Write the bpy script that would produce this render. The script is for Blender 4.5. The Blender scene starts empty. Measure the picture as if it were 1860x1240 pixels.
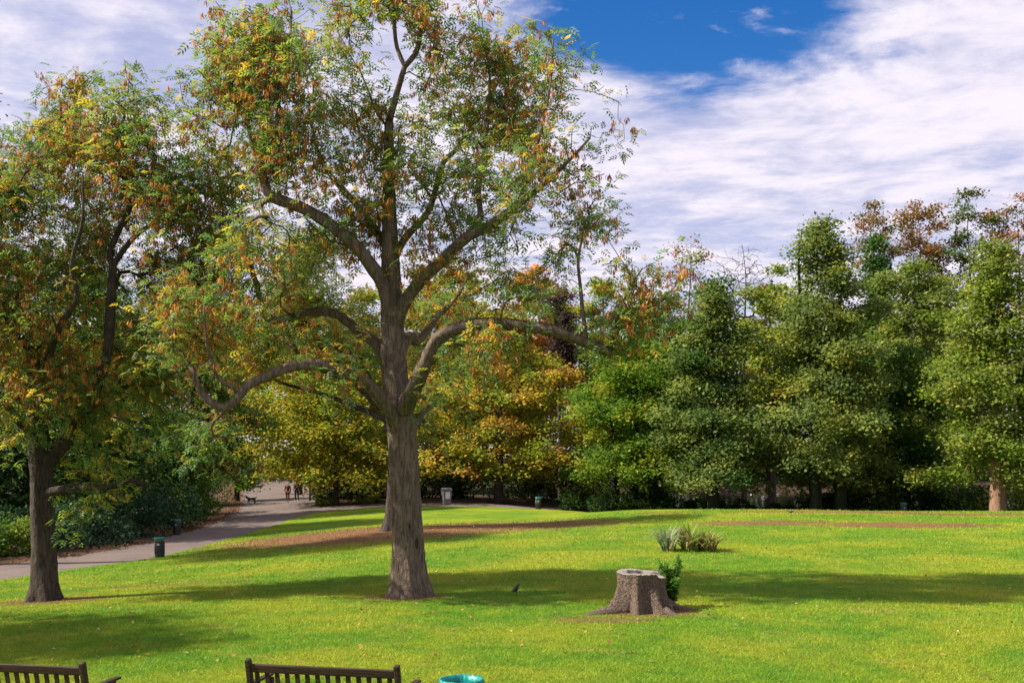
import bpy, bmesh, math, random
import numpy as np
from mathutils import Vector, Matrix

random.seed(7)
rng = np.random.default_rng(11)
scene = bpy.context.scene
COL = scene.collection

# ------------------------------------------------------------------ camera
F_PX, CX, HOR, HC = 2000.0, 930.0, 830.0, 3.47      # focal length, centre, horizon (photo px), eye height (m)
cam_d = bpy.data.cameras.new('camera')
cam = bpy.data.objects.new('camera', cam_d)
COL.objects.link(cam)
cam.location = (0, 0, HC)
cam.rotation_euler = (math.radians(90), 0, 0)
cam_d.sensor_width = 36.0
cam_d.lens = F_PX / 1860.0 * 36.0
cam_d.shift_y = (HOR - 620.0) / 1860.0
cam_d.clip_start = 0.1
cam_d.clip_end = 12000.0
scene.camera = cam

# ------------------------------------------------------------------ light and sky
SUN_EL, SUN_DIR = math.radians(41), Vector((-1.0, -0.15, 0)).normalized()   # direction towards the sun (level part)
to_sun = Vector((SUN_DIR.x * math.cos(SUN_EL), SUN_DIR.y * math.cos(SUN_EL), math.sin(SUN_EL)))
sd = bpy.data.lights.new('sun', 'SUN')
sd.energy = 4.0
sd.angle = math.radians(1.0)
sd.color = (1.0, 0.92, 0.78)
sun = bpy.data.objects.new('sun', sd)
COL.objects.link(sun)
sun.rotation_euler = to_sun.to_track_quat('Z', 'Y').to_euler()
sun.location = (-40, 20, 60)

scene.view_settings.view_transform = 'Standard'
scene.view_settings.look = 'None'
scene.view_settings.gamma = 1.0
scene.view_settings.use_curve_mapping = False
scene.view_settings.exposure = 1.38
scene.render.engine = 'CYCLES'
scene.cycles.max_bounces = 6
scene.cycles.diffuse_bounces = 4
scene.cycles.transmission_bounces = 4


class NT:
    """small helper for node trees"""
    def __init__(s, tree):
        s.t = tree
        s.n = tree.nodes
        s.l = tree.links

    def new(s, typ, **kw):
        n = s.n.new(typ)
        for k, v in kw.items():
            setattr(n, k, v)
        return n

    def inp(s, node, key, v):
        if v is None:
            return
        if isinstance(v, bpy.types.NodeSocket):
            s.l.new(v, node.inputs[key])
        else:
            node.inputs[key].default_value = v

    def math(s, op, a, b=None, c=None, clamp=False):
        n = s.new('ShaderNodeMath', operation=op, use_clamp=clamp)
        s.inp(n, 0, a); s.inp(n, 1, b); s.inp(n, 2, c)
        return n.outputs[0]

    def vmath(s, op, a, b=None, out=0):
        n = s.new('ShaderNodeVectorMath', operation=op)
        s.inp(n, 0, a); s.inp(n, 1, b)
        return n.outputs[out]

    def noise(s, vec, scale, detail=4.0, rough=0.55, dist=0.0):
        n = s.new('ShaderNodeTexNoise')
        s.inp(n, 'Vector', vec)
        n.inputs['Scale'].default_value = scale
        n.inputs['Detail'].default_value = detail
        n.inputs['Roughness'].default_value = rough
        n.inputs['Distortion'].default_value = dist
        return n.outputs['Fac']

    def smooth(s, v, a, b):
        n = s.new('ShaderNodeMapRange', interpolation_type='SMOOTHSTEP')
        s.inp(n, 0, v)
        n.inputs[1].default_value = a; n.inputs[2].default_value = b
        n.inputs[3].default_value = 0; n.inputs[4].default_value = 1
        return n.outputs[0]

    def mix(s, f, a, b, mode='MIX'):
        n = s.new('ShaderNodeMix', data_type='RGBA', blend_type=mode)
        s.inp(n, 0, f)
        for i, v in ((6, a), (7, b)):
            if isinstance(v, tuple) and len(v) == 3:
                v = v + (1,)
            s.inp(n, i, v)
        return n.outputs[2]

    def comb(s, x, y, z):
        n = s.new('ShaderNodeCombineXYZ')
        s.inp(n, 0, x); s.inp(n, 1, y); s.inp(n, 2, z)
        return n.outputs[0]

    def sep(s, v):
        n = s.new('ShaderNodeSeparateXYZ')
        s.inp(n, 0, v)
        return n.outputs

    def bump(s, h, strength, dist):
        n = s.new('ShaderNodeBump')
        n.inputs['Strength'].default_value = strength
        n.inputs['Distance'].default_value = dist
        s.inp(n, 'Height', h)
        return n.outputs[0]


world = bpy.data.worlds.new('World')
scene.world = world
world.use_nodes = True
w = NT(world.node_tree)
w.n.clear()
wout = w.new('ShaderNodeOutputWorld')
sky = w.new('ShaderNodeTexSky', sky_type='NISHITA')
sky.sun_disc = False
sky.sun_elevation = SUN_EL
sky.sun_rotation = math.atan2(SUN_DIR.x, SUN_DIR.y)
sky.altitude = 50
sky.air_density = 1.0
sky.dust_density = 0.6
sky.ozone_density = 3.0
hsv = w.new('ShaderNodeHueSaturation')
hsv.inputs['Saturation'].default_value = 1.42
hsv.inputs['Hue'].default_value = 0.512
w.l.new(sky.outputs[0], hsv.inputs['Color'])
bg_sky = w.new('ShaderNodeBackground')
w.l.new(hsv.outputs[0], bg_sky.inputs[0])
bg_sky.inputs[1].default_value = 0.056
tc = w.new('ShaderNodeTexCoord')
gx, gy, gz = w.sep(tc.outputs['Generated'])
zz = w.math('MAXIMUM', w.math('ADD', gz, 0.02), 0.03)
pxx = w.math('DIVIDE', gx, zz)          # where the view ray meets a flat cloud layer
pyy = w.math('DIVIDE', gy, zz)
pv = w.comb(w.math('MULTIPLY', pxx, 0.8), pyy, 0.0)
warp = w.noise(w.vmath('ADD', pv, (3.0, 8.0, 0.0)), 0.9, 3, 0.5)
pw = w.vmath('ADD', pv, w.comb(w.math('MULTIPLY', warp, 0.5), w.math('MULTIPLY', warp, 0.35), 0))
big = w.noise(w.vmath('ADD', pw, (1.7, 4.2, 0.0)), 0.55, 3, 0.5)
rip = w.noise(w.vmath('MULTIPLY', pw, (1.5, 1.25, 1.0)), 1.9, 9, 0.58, 0.3)
fine = w.noise(w.vmath('MULTIPLY', pw, (1.6, 1.3, 1.0)), 5.5, 8, 0.65, 0.2)
# a gap in the cloud layer
dx = w.math('DIVIDE', w.math('SUBTRACT', pxx, 0.38), 0.44)
dy = w.math('DIVIDE', w.math('SUBTRACT', w.math('SUBTRACT', pyy, w.math('MULTIPLY', pxx, 0.22)), 2.26), 0.47)
hole = w.math('SQRT', w.math('ADD', w.math('MULTIPLY', dx, dx), w.math('MULTIPLY', dy, dy)))
hole = w.math('ADD', hole, w.math('MULTIPLY', w.math('SUBTRACT', rip, 0.5), 1.5))
hole = w.math('ADD', hole, w.math('MULTIPLY', w.math('SUBTRACT', fine, 0.5), 0.7))
hole = w.smooth(hole, 0.60, 1.30)
cov = w.math('ADD', w.math('MULTIPLY', big, 0.7), w.math('MULTIPLY', rip, 0.65))
cov = w.math('ADD', cov, w.math('MULTIPLY', fine, 0.15))
cov = w.smooth(cov, 0.58, 0.84)
cov = w.math('ADD', w.math('MULTIPLY', cov, 0.32), 0.68)
wisp = w.smooth(w.math('ADD', w.math('MULTIPLY', fine, 0.6), w.math('MULTIPLY', rip, 0.6)), 0.60, 0.82)
cov = w.math('MAXIMUM', w.math('MULTIPLY', cov, hole), w.math('MULTIPLY', wisp, 0.75))
tone = w.math('ADD', w.math('ADD', w.math('MULTIPLY', rip, 0.75), w.math('MULTIPLY', big, 0.45)), w.math('MULTIPLY', fine, 0.45))
tone = w.smooth(tone, 0.64, 0.98)
ccol = w.mix(tone, (0.25, 0.245, 0.325), (0.38, 0.355, 0.395))
bg_c = w.new('ShaderNodeBackground')
w.l.new(ccol, bg_c.inputs[0])
bg_c.inputs[1].default_value = 1.0
ms = w.new('ShaderNodeMixShader')
w.l.new(cov, ms.inputs[0])
w.l.new(bg_sky.outputs[0], ms.inputs[1])
w.l.new(bg_c.outputs[0], ms.inputs[2])
w.l.new(ms.outputs[0], wout.inputs[0])


# ------------------------------------------------------------------ helpers
def P(px, py, d):
    """world point seen at a photo pixel when it stands d metres away"""
    return np.array([(px - CX) * d / F_PX, d, HC - (py - HOR) * d / F_PX])


def tag(o, label=None, cat=None, group=None, kind=None):
    if label: o['label'] = label
    if cat: o['category'] = cat
    if group: o['group'] = group
    if kind: o['kind'] = kind
    return o


def empty(name, loc, label, cat, group=None, rz=0.0):
    o = bpy.data.objects.new(name, None)
    COL.objects.link(o)
    o.location = loc
    o.rotation_euler = (0, 0, rz)
    o.empty_display_size = 0.2
    return tag(o, label, cat, group)


def link(name, me, mat, parent=None):
    if mat is not None and not me.materials:
        me.materials.append(mat)
    o = bpy.data.objects.new(name, me)
    COL.objects.link(o)
    if parent is not None:
        o.parent = parent
    return o


def raw_mesh(name, V, Q, col=None, smooth=False):
    """mesh from arrays; Q is (m,3) or (m,4)"""
    V = np.asarray(V, np.float32); Q = np.asarray(Q, np.int32)
    me = bpy.data.meshes.new(name)
    me.vertices.add(len(V)); me.vertices.foreach_set('co', V.ravel())
    k = Q.shape[1]
    me.loops.add(Q.size); me.loops.foreach_set('vertex_index', Q.ravel())
    me.polygons.add(len(Q)); me.polygons.foreach_set('loop_start', np.arange(0, Q.size, k, dtype=np.int32))
    if smooth:
        me.polygons.foreach_set('use_smooth', np.ones(len(Q), bool))
    if col is not None:
        a = me.attributes.new('col', 'FLOAT_COLOR', 'POINT')
        c = np.ones((len(V), 4), np.float32); c[:, :3] = col
        a.data.foreach_set('color', c.ravel())
    me.update(calc_edges=True)
    me.validate()
    return me


def nrm(a):
    return a / np.maximum(np.linalg.norm(a, axis=-1, keepdims=True), 1e-9)


def scatter_mesh(name, tv, tq, pos, axis, up, scale, col):
    """one mesh holding a copy of a small template at every position"""
    tv = np.asarray(tv, float); tq = np.asarray(tq)
    a = nrm(axis)
    z = nrm(up - (up * a).sum(1, keepdims=True) * a)
    y = np.cross(z, a)
    R = np.stack([a, y, z], 2)
    if np.ndim(scale) == 1:
        scale = np.repeat(scale[:, None], 3, 1)
    v = np.einsum('nij,nkj->nki', R, tv[None] * scale[:, None, :]) + pos[:, None]
    N, k = len(pos), len(tv)
    q = (tq[None] + (np.arange(N) * k)[:, None, None]).reshape(-1, tq.shape[1])
    c = np.repeat(col, k, 0)
    return raw_mesh(name, v.reshape(-1, 3), q, c)


def rand_dirs(n):
    return nrm(rng.normal(size=(n, 3)))


# ------------------------------------------------------------------ materials
MATS = {}


def mat_new(name):
    m = bpy.data.materials.new(name)
    m.use_nodes = True
    t = NT(m.node_tree)
    b = t.n['Principled BSDF']
    MATS[name] = m
    return m, t, b


def simple(name, col, rough=0.7, metal=0.0, var=0.25, scale=6.0, bump=0.0, spec=0.4):
    m, t, b = mat_new(name)
    g = t.new('ShaderNodeTexCoord')
    n = t.noise(g.outputs['Object'], scale, 5, 0.6)
    dark = tuple(c * (1 - var) for c in col); light = tuple(min(1, c * (1 + var)) for c in col)
    t.l.new(t.mix(t.smooth(n, 0.3, 0.7), dark, light), b.inputs['Base Color'])
    b.inputs['Roughness'].default_value = rough
    b.inputs['Metallic'].default_value = metal
    b.inputs['Specular IOR Level'].default_value = spec
    if bump:
        t.l.new(t.bump(t.noise(g.outputs['Object'], scale * 4, 4, 0.6), bump, 0.02), b.inputs['Normal'])
    return m


def leaf_mat(name, trans=0.38, rough=0.5, spec=0.35):
    m, t, b = mat_new(name)
    a = t.new('ShaderNodeAttribute', attribute_name='col')
    t.l.new(a.outputs['Color'], b.inputs['Base Color'])
    b.inputs['Roughness'].default_value = rough
    b.inputs['Specular IOR Level'].default_value = spec
    tr = t.new('ShaderNodeBsdfTranslucent')
    t.l.new(t.mix(1.0, a.outputs['Color'], (1.4, 1.4, 0.9), 'MULTIPLY'), tr.inputs[0])
    mx = t.new('ShaderNodeMixShader')
    mx.inputs[0].default_value = trans
    t.l.new(b.outputs[0], mx.inputs[1]); t.l.new(tr.outputs[0], mx.inputs[2])
    t.l.new(mx.outputs[0], t.n['Material Output'].inputs[0])
    return m


def bark_mat(name, c1, c2, moss=None, sc=1.0):
    m, t, b = mat_new(name)
    g = t.new('ShaderNodeTexCoord')
    v = t.vmath('MULTIPLY', g.outputs['Object'], (1.0, 1.0, 0.16))
    n1 = t.noise(v, 16 * sc, 6, 0.65, 0.6)
    n2 = t.noise(g.outputs['Object'], 2.2 * sc, 4, 0.6)
    n3 = t.noise(g.outputs['Object'], 9 * sc, 4, 0.6)
    c = t.mix(t.smooth(n1, 0.34, 0.66), c1, c2)
    c = t.mix(t.math('MULTIPLY', t.smooth(n2, 0.45, 0.75), 0.4), c, tuple(x * 0.7 for x in c1))
    c = t.mix(t.math('MULTIPLY', t.smooth(n3, 0.58, 0.72), 0.45), c, tuple(min(1, x * 1.5) for x in c2))
    if moss:
        no = t.new('ShaderNodeNewGeometry')
        nz = t.sep(no.outputs['Normal'])[2]
        f = t.math('MULTIPLY', t.smooth(t.math('ADD', nz, t.math('MULTIPLY', t.math('SUBTRACT', n3, 0.5), 1.4)), 0.35, 0.9), 0.8)
        c = t.mix(f, c, moss)
    t.l.new(c, b.inputs['Base Color'])
    b.inputs['Roughness'].default_value = 0.9
    b.inputs['Specular IOR Level'].default_value = 0.15
    h = t.math('ADD', n1, t.math('MULTIPLY', n3, 0.6))
    t.l.new(t.bump(h, 1.0, 0.06), b.inputs['Normal'])
    return m


M_LEAF = leaf_mat('ash_leaf', 0.52)
M_BG = leaf_mat('broad_leaf', 0.40, 0.65, 0.12)
M_GLOSS = leaf_mat('evergreen_leaf', 0.18, 0.5, 0.2)
M_SEED = leaf_mat('seed_keys', 0.30, 0.7, 0.2)
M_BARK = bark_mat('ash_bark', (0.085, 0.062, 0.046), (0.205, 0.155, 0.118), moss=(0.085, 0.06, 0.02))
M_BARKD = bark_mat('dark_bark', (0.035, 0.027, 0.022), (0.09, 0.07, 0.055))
M_BARKR = bark_mat('red_brown_bark', (0.15, 0.085, 0.055), (0.28, 0.17, 0.115), sc=0.7)
M_IVY = bark_mat('ivy_dark_bark', (0.015, 0.02, 0.012), (0.035, 0.045, 0.022))

# ------------------------------------------------------------------ the lie of the land
HC_ = HC
E_lawn = [(-28, -10), (-26, 0), (-24, 15), (-21, 28), (-17.9, 38.4), (-16.6, 42.5), (-14.95, 46.9), (-14.62, 55), (-14.45, 64.6),
          (-14.3, 69.5), (-14.05, 74.5), (-13.3, 77.6), (-11.5, 79.3), (-9.2, 80), (-6.7, 79), (-1.2, 79), (2.6, 75), (4.6, 71.5), (8, 69)]
F_path = [(-33, -10), (-31, 0), (-28.5, 15), (-25, 28), (-20.6, 43.2), (-19.4, 46.5), (-18.6, 50.6), (-18.5, 58.5), (-18.9, 68), (-20.4, 80), (-23, 93), (-29, 118), (-34, 140)]
ctrl = []


def cp(px, py, d):
    p = P(px, py, d); ctrl.append((p[0], p[1], p[2]))


for a in [(-12, 5), (0, 5), (12, 5), (-8, 14), (0, 14), (10, 14), (3, 20), (12, 24), (20, 18), (30, 5), (-2.6, 27), (2.9, 24.6), (25, 32), (12, 32), (45, 25)]:
    ctrl.append((a[0], a[1], 0.0))
ctrl += [(-12.2, 28.7, -0.30), (-20, 12, -0.4), (-28, 0, -0.6), (-28, 25, -0.85), (-40, 20, -0.7), (-40, 60, -0.5), (6.2, 39, 0.12), (-3, 38, -0.02), (-8, 40, -0.3),
         (-6.3, 52.6, -0.05), (14, 45, 0.22), (25, 48, 0.3), (2, 60, -0.02), (-8, 66, -0.25)]
for q in [(0, 1055, 38.6), (290, 1013, 46.9), (400, 985, 55), (480, 960, 64.6), (520, 948, 69.5), (548, 936, 75), (585, 930, 77.8), (700, 922, 80), (810, 920, 79.5),
          (900, 922, 79), (1000, 926, 75), (1060, 929, 71), (0, 1028, 43.6), (200, 1000, 50.6), (300, 977, 58.5), (380, 955, 68), (420, 935, 80),
          (435, 918, 93), (540, 911, 96), (432, 893, 120), (900, 913, 86), (760, 913, 86)]:
    cp(*q)
for px_ in (1140, 1240, 1400, 1560, 1720, 1860, 2050, 2250):
    cp(px_, 926 if px_ < 1500 else 929, 62)
    for d_, z_ in ((66, 0.12), (70, -0.42), (77, -0.62), (85, -0.85), (110, -0.95)):
        ctrl.append(((px_ - 930) * d_ / F_PX, d_, z_))
ctrl += [(5, 100, -0.3), (-8, 105, -0.1), (0, 140, 0.6), (-30, 140, 0.9), (-24, 155, 1.4), (15, 128, 0.2), (30, 130, 0.4), (50, 130, 0.4), (25, 150, 1.6), (-45, 90, -0.2), (-50, 130, 0.6), (60, 90, -0.5), (60, 150, 1.4)]
C = np.array(ctrl, float)


def _phi(r2):
    return 0.5 * r2 * np.log(r2 + 1e-6)


_n = len(C)
_K = _phi(((C[:, None, :2] - C[None, :, :2]) ** 2).sum(2)) + np.eye(_n) * 6.0
_Pm = np.c_[np.ones(_n), C[:, :2]]
_A = np.block([[_K, _Pm], [_Pm.T, np.zeros((3, 3))]])
_wt = np.linalg.solve(_A, np.r_[C[:, 2], 0, 0, 0])


def H(x, y):
    x = np.clip(np.atleast_1d(np.asarray(x, float)), -55, 62)
    y = np.clip(np.atleast_1d(np.asarray(y, float)), -5, 158)
    sh = x.shape
    x = x.ravel(); y = y.ravel()
    out = np.empty(len(x))
    for i in range(0, len(x), 20000):
        xs, ys = x[i:i + 20000], y[i:i + 20000]
        r2 = (xs[:, None] - C[None, :, 0]) ** 2 + (ys[:, None] - C[None, :, 1]) ** 2
        out[i:i + 20000] = _phi(r2) @ _wt[:_n] + _wt[_n] + _wt[_n + 1] * xs + _wt[_n + 2] * ys
    return out.reshape(sh)


def h1(x, y):
    return float(H([x], [y])[0])


def G(px, d):
    """a point on the ground d metres off in the direction of a photo column"""
    x = (px - CX) * d / F_PX
    return Vector((x, d, h1(x, d)))


# ------------------------------------------------------------------ lawn colour (shared by turf and blades)
SOIL_SPOTS = [  # x, y, rx, ry, strength
    (-6.4, 51.8, 7.4, 6.2, 1.0), (-1.2, 53.6, 6.4, 5.0, 0.95), (-2.6, 26.9, 1.15, 0.8, 0.7), (-11.9, 28.4, 1.7, 0.8, 0.8), (3.0, 24.3, 1.2, 0.7, 0.85), (2.0, 23.2, 1.1, 0.5, 0.6),
    (11.5, 50.5, 3.4, 1.3, 0.85), (17.6, 49.5, 4.2, 1.4, 0.9), (17, 57.5, 6.0, 1.4, 0.75), (25, 56, 6, 1.2, 0.75), (8.5, 58, 2.6, 0.8, 0.5), (-9.8, 32.0, 2.5, 0.5, 0.5), (15.6, 24.6, 0.5, 0.3, 0.7)]


def lawn_group():
    g = bpy.data.node_groups.new('lawn_colour', 'ShaderNodeTree')
    g.interface.new_socket('Color', in_out='OUTPUT', socket_type='NodeSocketColor')
    t = NT(g)
    out = t.new('NodeGroupOutput')
    geo = t.new('ShaderNodeNewGeometry')
    pos = geo.outputs['Position']
    flat = t.vmath('MULTIPLY', pos, (1, 1, 0))
    n1 = t.noise(flat, 0.22, 4, 0.55, 0.4)
    n2 = t.noise(flat, 1.3, 5, 0.6, 0.2)
    n3 = t.noise(flat, 7.0, 4, 0.6)
    c = t.mix(t.smooth(n2, 0.32, 0.68), (0.090, 0.210, 0.012), (0.160, 0.265, 0.013))
    c = t.mix(t.math('MULTIPLY', t.smooth(n1, 0.40, 0.64), 0.75), c, (0.285, 0.31, 0.02))
    c = t.mix(t.math('MULTIPLY', t.smooth(t.noise(flat, 3.2, 6, 0.7, 0.5), 0.5, 0.66), 0.5), c, (0.055, 0.145, 0.012))
    c = t.mix(t.math('MULTIPLY', t.smooth(t.noise(flat, 0.6, 5, 0.65, 0.6), 0.56, 0.72), 0.4), c, (0.34, 0.27, 0.07))
    wob = t.math('ADD', t.math('MULTIPLY', t.math('SUBTRACT', n2, 0.5), 1.3), t.math('MULTIPLY', t.math('SUBTRACT', n3, 0.5), 0.9))
    soil = None
    for x, y, rx, ry, st in SOIL_SPOTS:
        d = t.vmath('MULTIPLY', t.vmath('SUBTRACT', flat, (x, y, 0)), (1 / rx, 1 / ry, 0))
        ln = t.vmath('LENGTH', d, out=1)
        f = t.math('MULTIPLY', t.math('SUBTRACT', 1.0, t.smooth(t.math('ADD', ln, wob), 0.65, 1.25)), st)
        soil = f if soil is None else t.math('MAXIMUM', soil, f)
    sc = t.mix(t.smooth(n3, 0.35, 0.7), (0.15, 0.075, 0.035), (0.29, 0.165, 0.075))
    c = t.mix(soil, c, sc)
    t.l.new(c, out.inputs[0])
    return g


LG = lawn_group()
M_LAWN, t_, b_ = mat_new('lawn_turf')
gn = t_.new('ShaderNodeGroup', node_tree=LG)
t_.l.new(t_.mix(1.0, gn.outputs[0], (0.9, 0.88, 0.9), 'MULTIPLY'), b_.inputs['Base Color'])
b_.inputs['Roughness'].default_value = 0.9
b_.inputs['Specular IOR Level'].default_value = 0.1
gg = t_.new('ShaderNodeNewGeometry')
t_.l.new(t_.bump(t_.noise(gg.outputs['Position'], 9, 6, 0.75), 1.0, 0.12), b_.inputs['Normal'])

M_BLADE, t_, b_ = mat_new('grass_blade')
gn = t_.new('ShaderNodeGroup', node_tree=LG)
at = t_.new('ShaderNodeAttribute', attribute_name='col')
gc = t_.mix(1.0, gn.outputs[0], at.outputs['Color'], 'MULTIPLY')
t_.l.new(gc, b_.inputs['Base Color'])
b_.inputs['Roughness'].default_value = 0.55
b_.inputs['Specular IOR Level'].default_value = 0.25
tr_ = t_.new('ShaderNodeBsdfTranslucent'); t_.l.new(gc, tr_.inputs[0])
mx_ = t_.new('ShaderNodeMixShader'); mx_.inputs[0].default_value = 0.35
t_.l.new(b_.outputs[0], mx_.inputs[1]); t_.l.new(tr_.outputs[0], mx_.inputs[2])
t_.l.new(mx_.outputs[0], t_.n['Material Output'].inputs[0])


def ground_mat(name, c1, c2, c3, sc):
    m, t, b = mat_new(name)
    g = t.new('ShaderNodeNewGeometry')
    p = g.outputs['Position']
    n1 = t.noise(p, 0.5 * sc, 5, 0.6, 0.3); n2 = t.noise(p, 6 * sc, 5, 0.65); n3 = t.noise(p, 40 * sc, 3, 0.6)
    c = t.mix(t.smooth(n1, 0.35, 0.65), c1, c2)
    c = t.mix(t.math('MULTIPLY', t.smooth(n2, 0.5, 0.72), 0.6), c, c3)
    c = t.mix(t.math('MULTIPLY', t.smooth(n3, 0.45, 0.75), 0.3), c, tuple(x * 0.6 for x in c1))
    t.l.new(c, b.inputs['Base Color'])
    b.inputs['Roughness'].default_value = 0.92
    b.inputs['Specular IOR Level'].default_value = 0.15
    t.l.new(t.bump(t.math('ADD', n2, n3), 0.5, 0.03), b.inputs['Normal'])
    return m


M_SOIL = ground_mat('woodland_floor', (0.03, 0.022, 0.016), (0.055, 0.037, 0.024), (0.10, 0.062, 0.035), 1.0)
M_PATH = ground_mat('path_tarmac', (0.125, 0.098, 0.09), (0.16, 0.125, 0.115), (0.185, 0.145, 0.13), 0.8)
M_LITTER = ground_mat('leaf_litter_soil', (0.06, 0.035, 0.022), (0.09, 0.05, 0.03), (0.19, 0.10, 0.05), 1.5)


def dens(poly, n):
    """resample a polyline smoothly (Catmull-Rom) to n points"""
    p = np.array(poly, float)
    q = np.vstack([2 * p[0] - p[1], p, 2 * p[-1] - p[-2]])
    out = []
    seg = len(p) - 1
    L = np.linalg.norm(np.diff(p, axis=0), axis=1)
    cum = np.r_[0, np.cumsum(L)]
    for s in np.linspace(0, cum[-1], n):
        i = min(np.searchsorted(cum, s, side='right') - 1, seg - 1)
        t = (s - cum[i]) / max(L[i], 1e-9)
        a, b, c, d = q[i], q[i + 1], q[i + 2], q[i + 3]
        out.append(0.5 * ((2 * b) + (-a + c) * t + (2 * a - 5 * b + 4 * c - d) * t * t + (-a + 3 * b - 3 * c + d) * t ** 3))
    return np.array(out)


def grid_quads(nu, nv):
    i = np.arange(nu - 1)[:, None] * nv + np.arange(nv - 1)[None]
    i = i.ravel()
    return np.stack([i, i + nv, i + nv + 1, i + 1], 1)


def ruled(name, A, B, steps, dz, mat, wob=0.0):
    A = np.asarray(A); B = np.asarray(B)
    s = np.linspace(0, 1, steps)[None, :, None]
    Q = A[:, None] * (1 - s) + B[:, None] * s
    z = H(Q[..., 0], Q[..., 1]) + dz
    V = np.concatenate([Q, z[..., None]], 2).reshape(-1, 3)
    F = grid_quads(len(A), steps)
    a, b, c = V[F[0, 0]], V[F[0, 1]], V[F[0, 2]]
    if np.cross(b - a, c - a)[2] < 0:
        F = F[:, ::-1]
    o = link(name, raw_mesh(name, V, F, smooth=True), mat)
    return tag(o, kind='structure')


# base ground: fine grid near, coarse ring to the horizon
xs = np.r_[-1800, -900, -400, -200, -120, np.arange(-80, 80.1, 1.6), 120, 200, 400, 900, 1800]
ys = np.r_[-300, -100, -40, np.arange(-14, 165, 1.6), 200, 300, 500, 1000, 2500]
XX, YY = np.meshgrid(xs, ys, indexing='ij')
ZZ = H(XX, YY)
lake = ((XX > 9) & (XX < 60) & (YY > 82) & (YY < 126))
ZZ = np.where(lake, np.minimum(ZZ, -0.9), ZZ)
ground = link('ground', raw_mesh('ground', np.stack([XX, YY, ZZ], 2).reshape(-1, 3), grid_quads(len(xs), len(ys)), smooth=True), M_SOIL)
tag(ground, kind='structure')
# lawn sheet
Efull = dens(E_lawn + [(14, 67.6), (24, 67.2), (36, 67), (48, 67), (60, 67)], 260)
Bfull = np.c_[np.linspace(-27.5, 60, 260), np.full(260, -9.5)]
jit = np.array([math.sin(i * 1.7) * 0.05 + math.sin(i * 0.53) * 0.07 + random.uniform(-.04, .04) for i in range(260)])
Ew = Efull.copy(); Ew[:, 0] += jit; Ew[:, 1] += jit
ruled('lawn', Bfull, Ew, 110, 0.05, M_LAWN)
# paths
Eleft = dens([p for p in E_lawn if p[1] <= 75 and p[0] <= -14] + [(-14.6, 82), (-15.6, 88), (-17.2, 96), (-21.5, 118), (-26, 140)], 160)
Eleft = Eleft + np.array([0.22, 0.0])
ruled('path', dens(F_path, 160), Eleft, 14, 0.028, M_PATH)
ruled('footpath', dens([(-14.4, 73.8), (-13.1, 77.2), (-11.4, 79), (-9.2, 79.7), (-6.7, 78.7), (-1.2, 78.7), (2.4, 74.8), (4.4, 71.3), (8, 68.8)], 90),
      dens([(-15.4, 84), (-13, 85.4), (-9, 85.4), (-5.5, 85), (-2, 84.6), (2.7, 80.6), (6, 77), (8.5, 74.5), (12, 73)], 90), 8, 0.034, M_PATH)
# litter strip at the foot of the shrubs and in the bed beside the junction
ruled('soil_bed', dens([(x - 2.6, y) for x, y in F_path], 120), dens([(x + 0.1, y) for x, y in F_path], 120), 8, 0.022, M_LITTER)
ruled('planting_bed', dens([(-15.2, 86), (-13, 85.6), (-9, 85.6), (-5.5, 85.2), (-2, 84.8)], 60), dens([(-17, 97), (-14, 96), (-9, 95), (-5, 94), (-2, 93)], 60), 8, 0.018, M_LITTER)

# lake
M_WATER, t_, b_ = mat_new('lake_water')
b_.inputs['Base Color'].default_value = (0.012, 0.011, 0.006, 1)
b_.inputs['Roughness'].default_value = 0.06
b_.inputs['Specular IOR Level'].default_value = 0.6
g_ = t_.new('ShaderNodeNewGeometry')
t_.l.new(t_.bump(t_.noise(t_.vmath('MULTIPLY', g_.outputs['Position'], (0.5, 1.6, 1)), 2.2, 3, 0.5), 0.08, 0.03), b_.inputs['Normal'])
lk = dens([(9.5, 84), (22, 82.4), (40, 82.4), (58, 84), (59, 100), (57, 122), (45, 125.6), (30, 125), (20, 124), (12, 119), (9.6, 100), (9.5, 84)], 120)
bm = bmesh.new()
bm.faces.new([bm.verts.new((x, y, -0.36)) for x, y in lk[:-1]])
bmesh.ops.triangulate(bm, faces=bm.faces[:])
me = bpy.data.meshes.new('lake'); bm.to_mesh(me); bm.free()
tag(link('lake', me, M_WATER), kind='structure')
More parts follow.
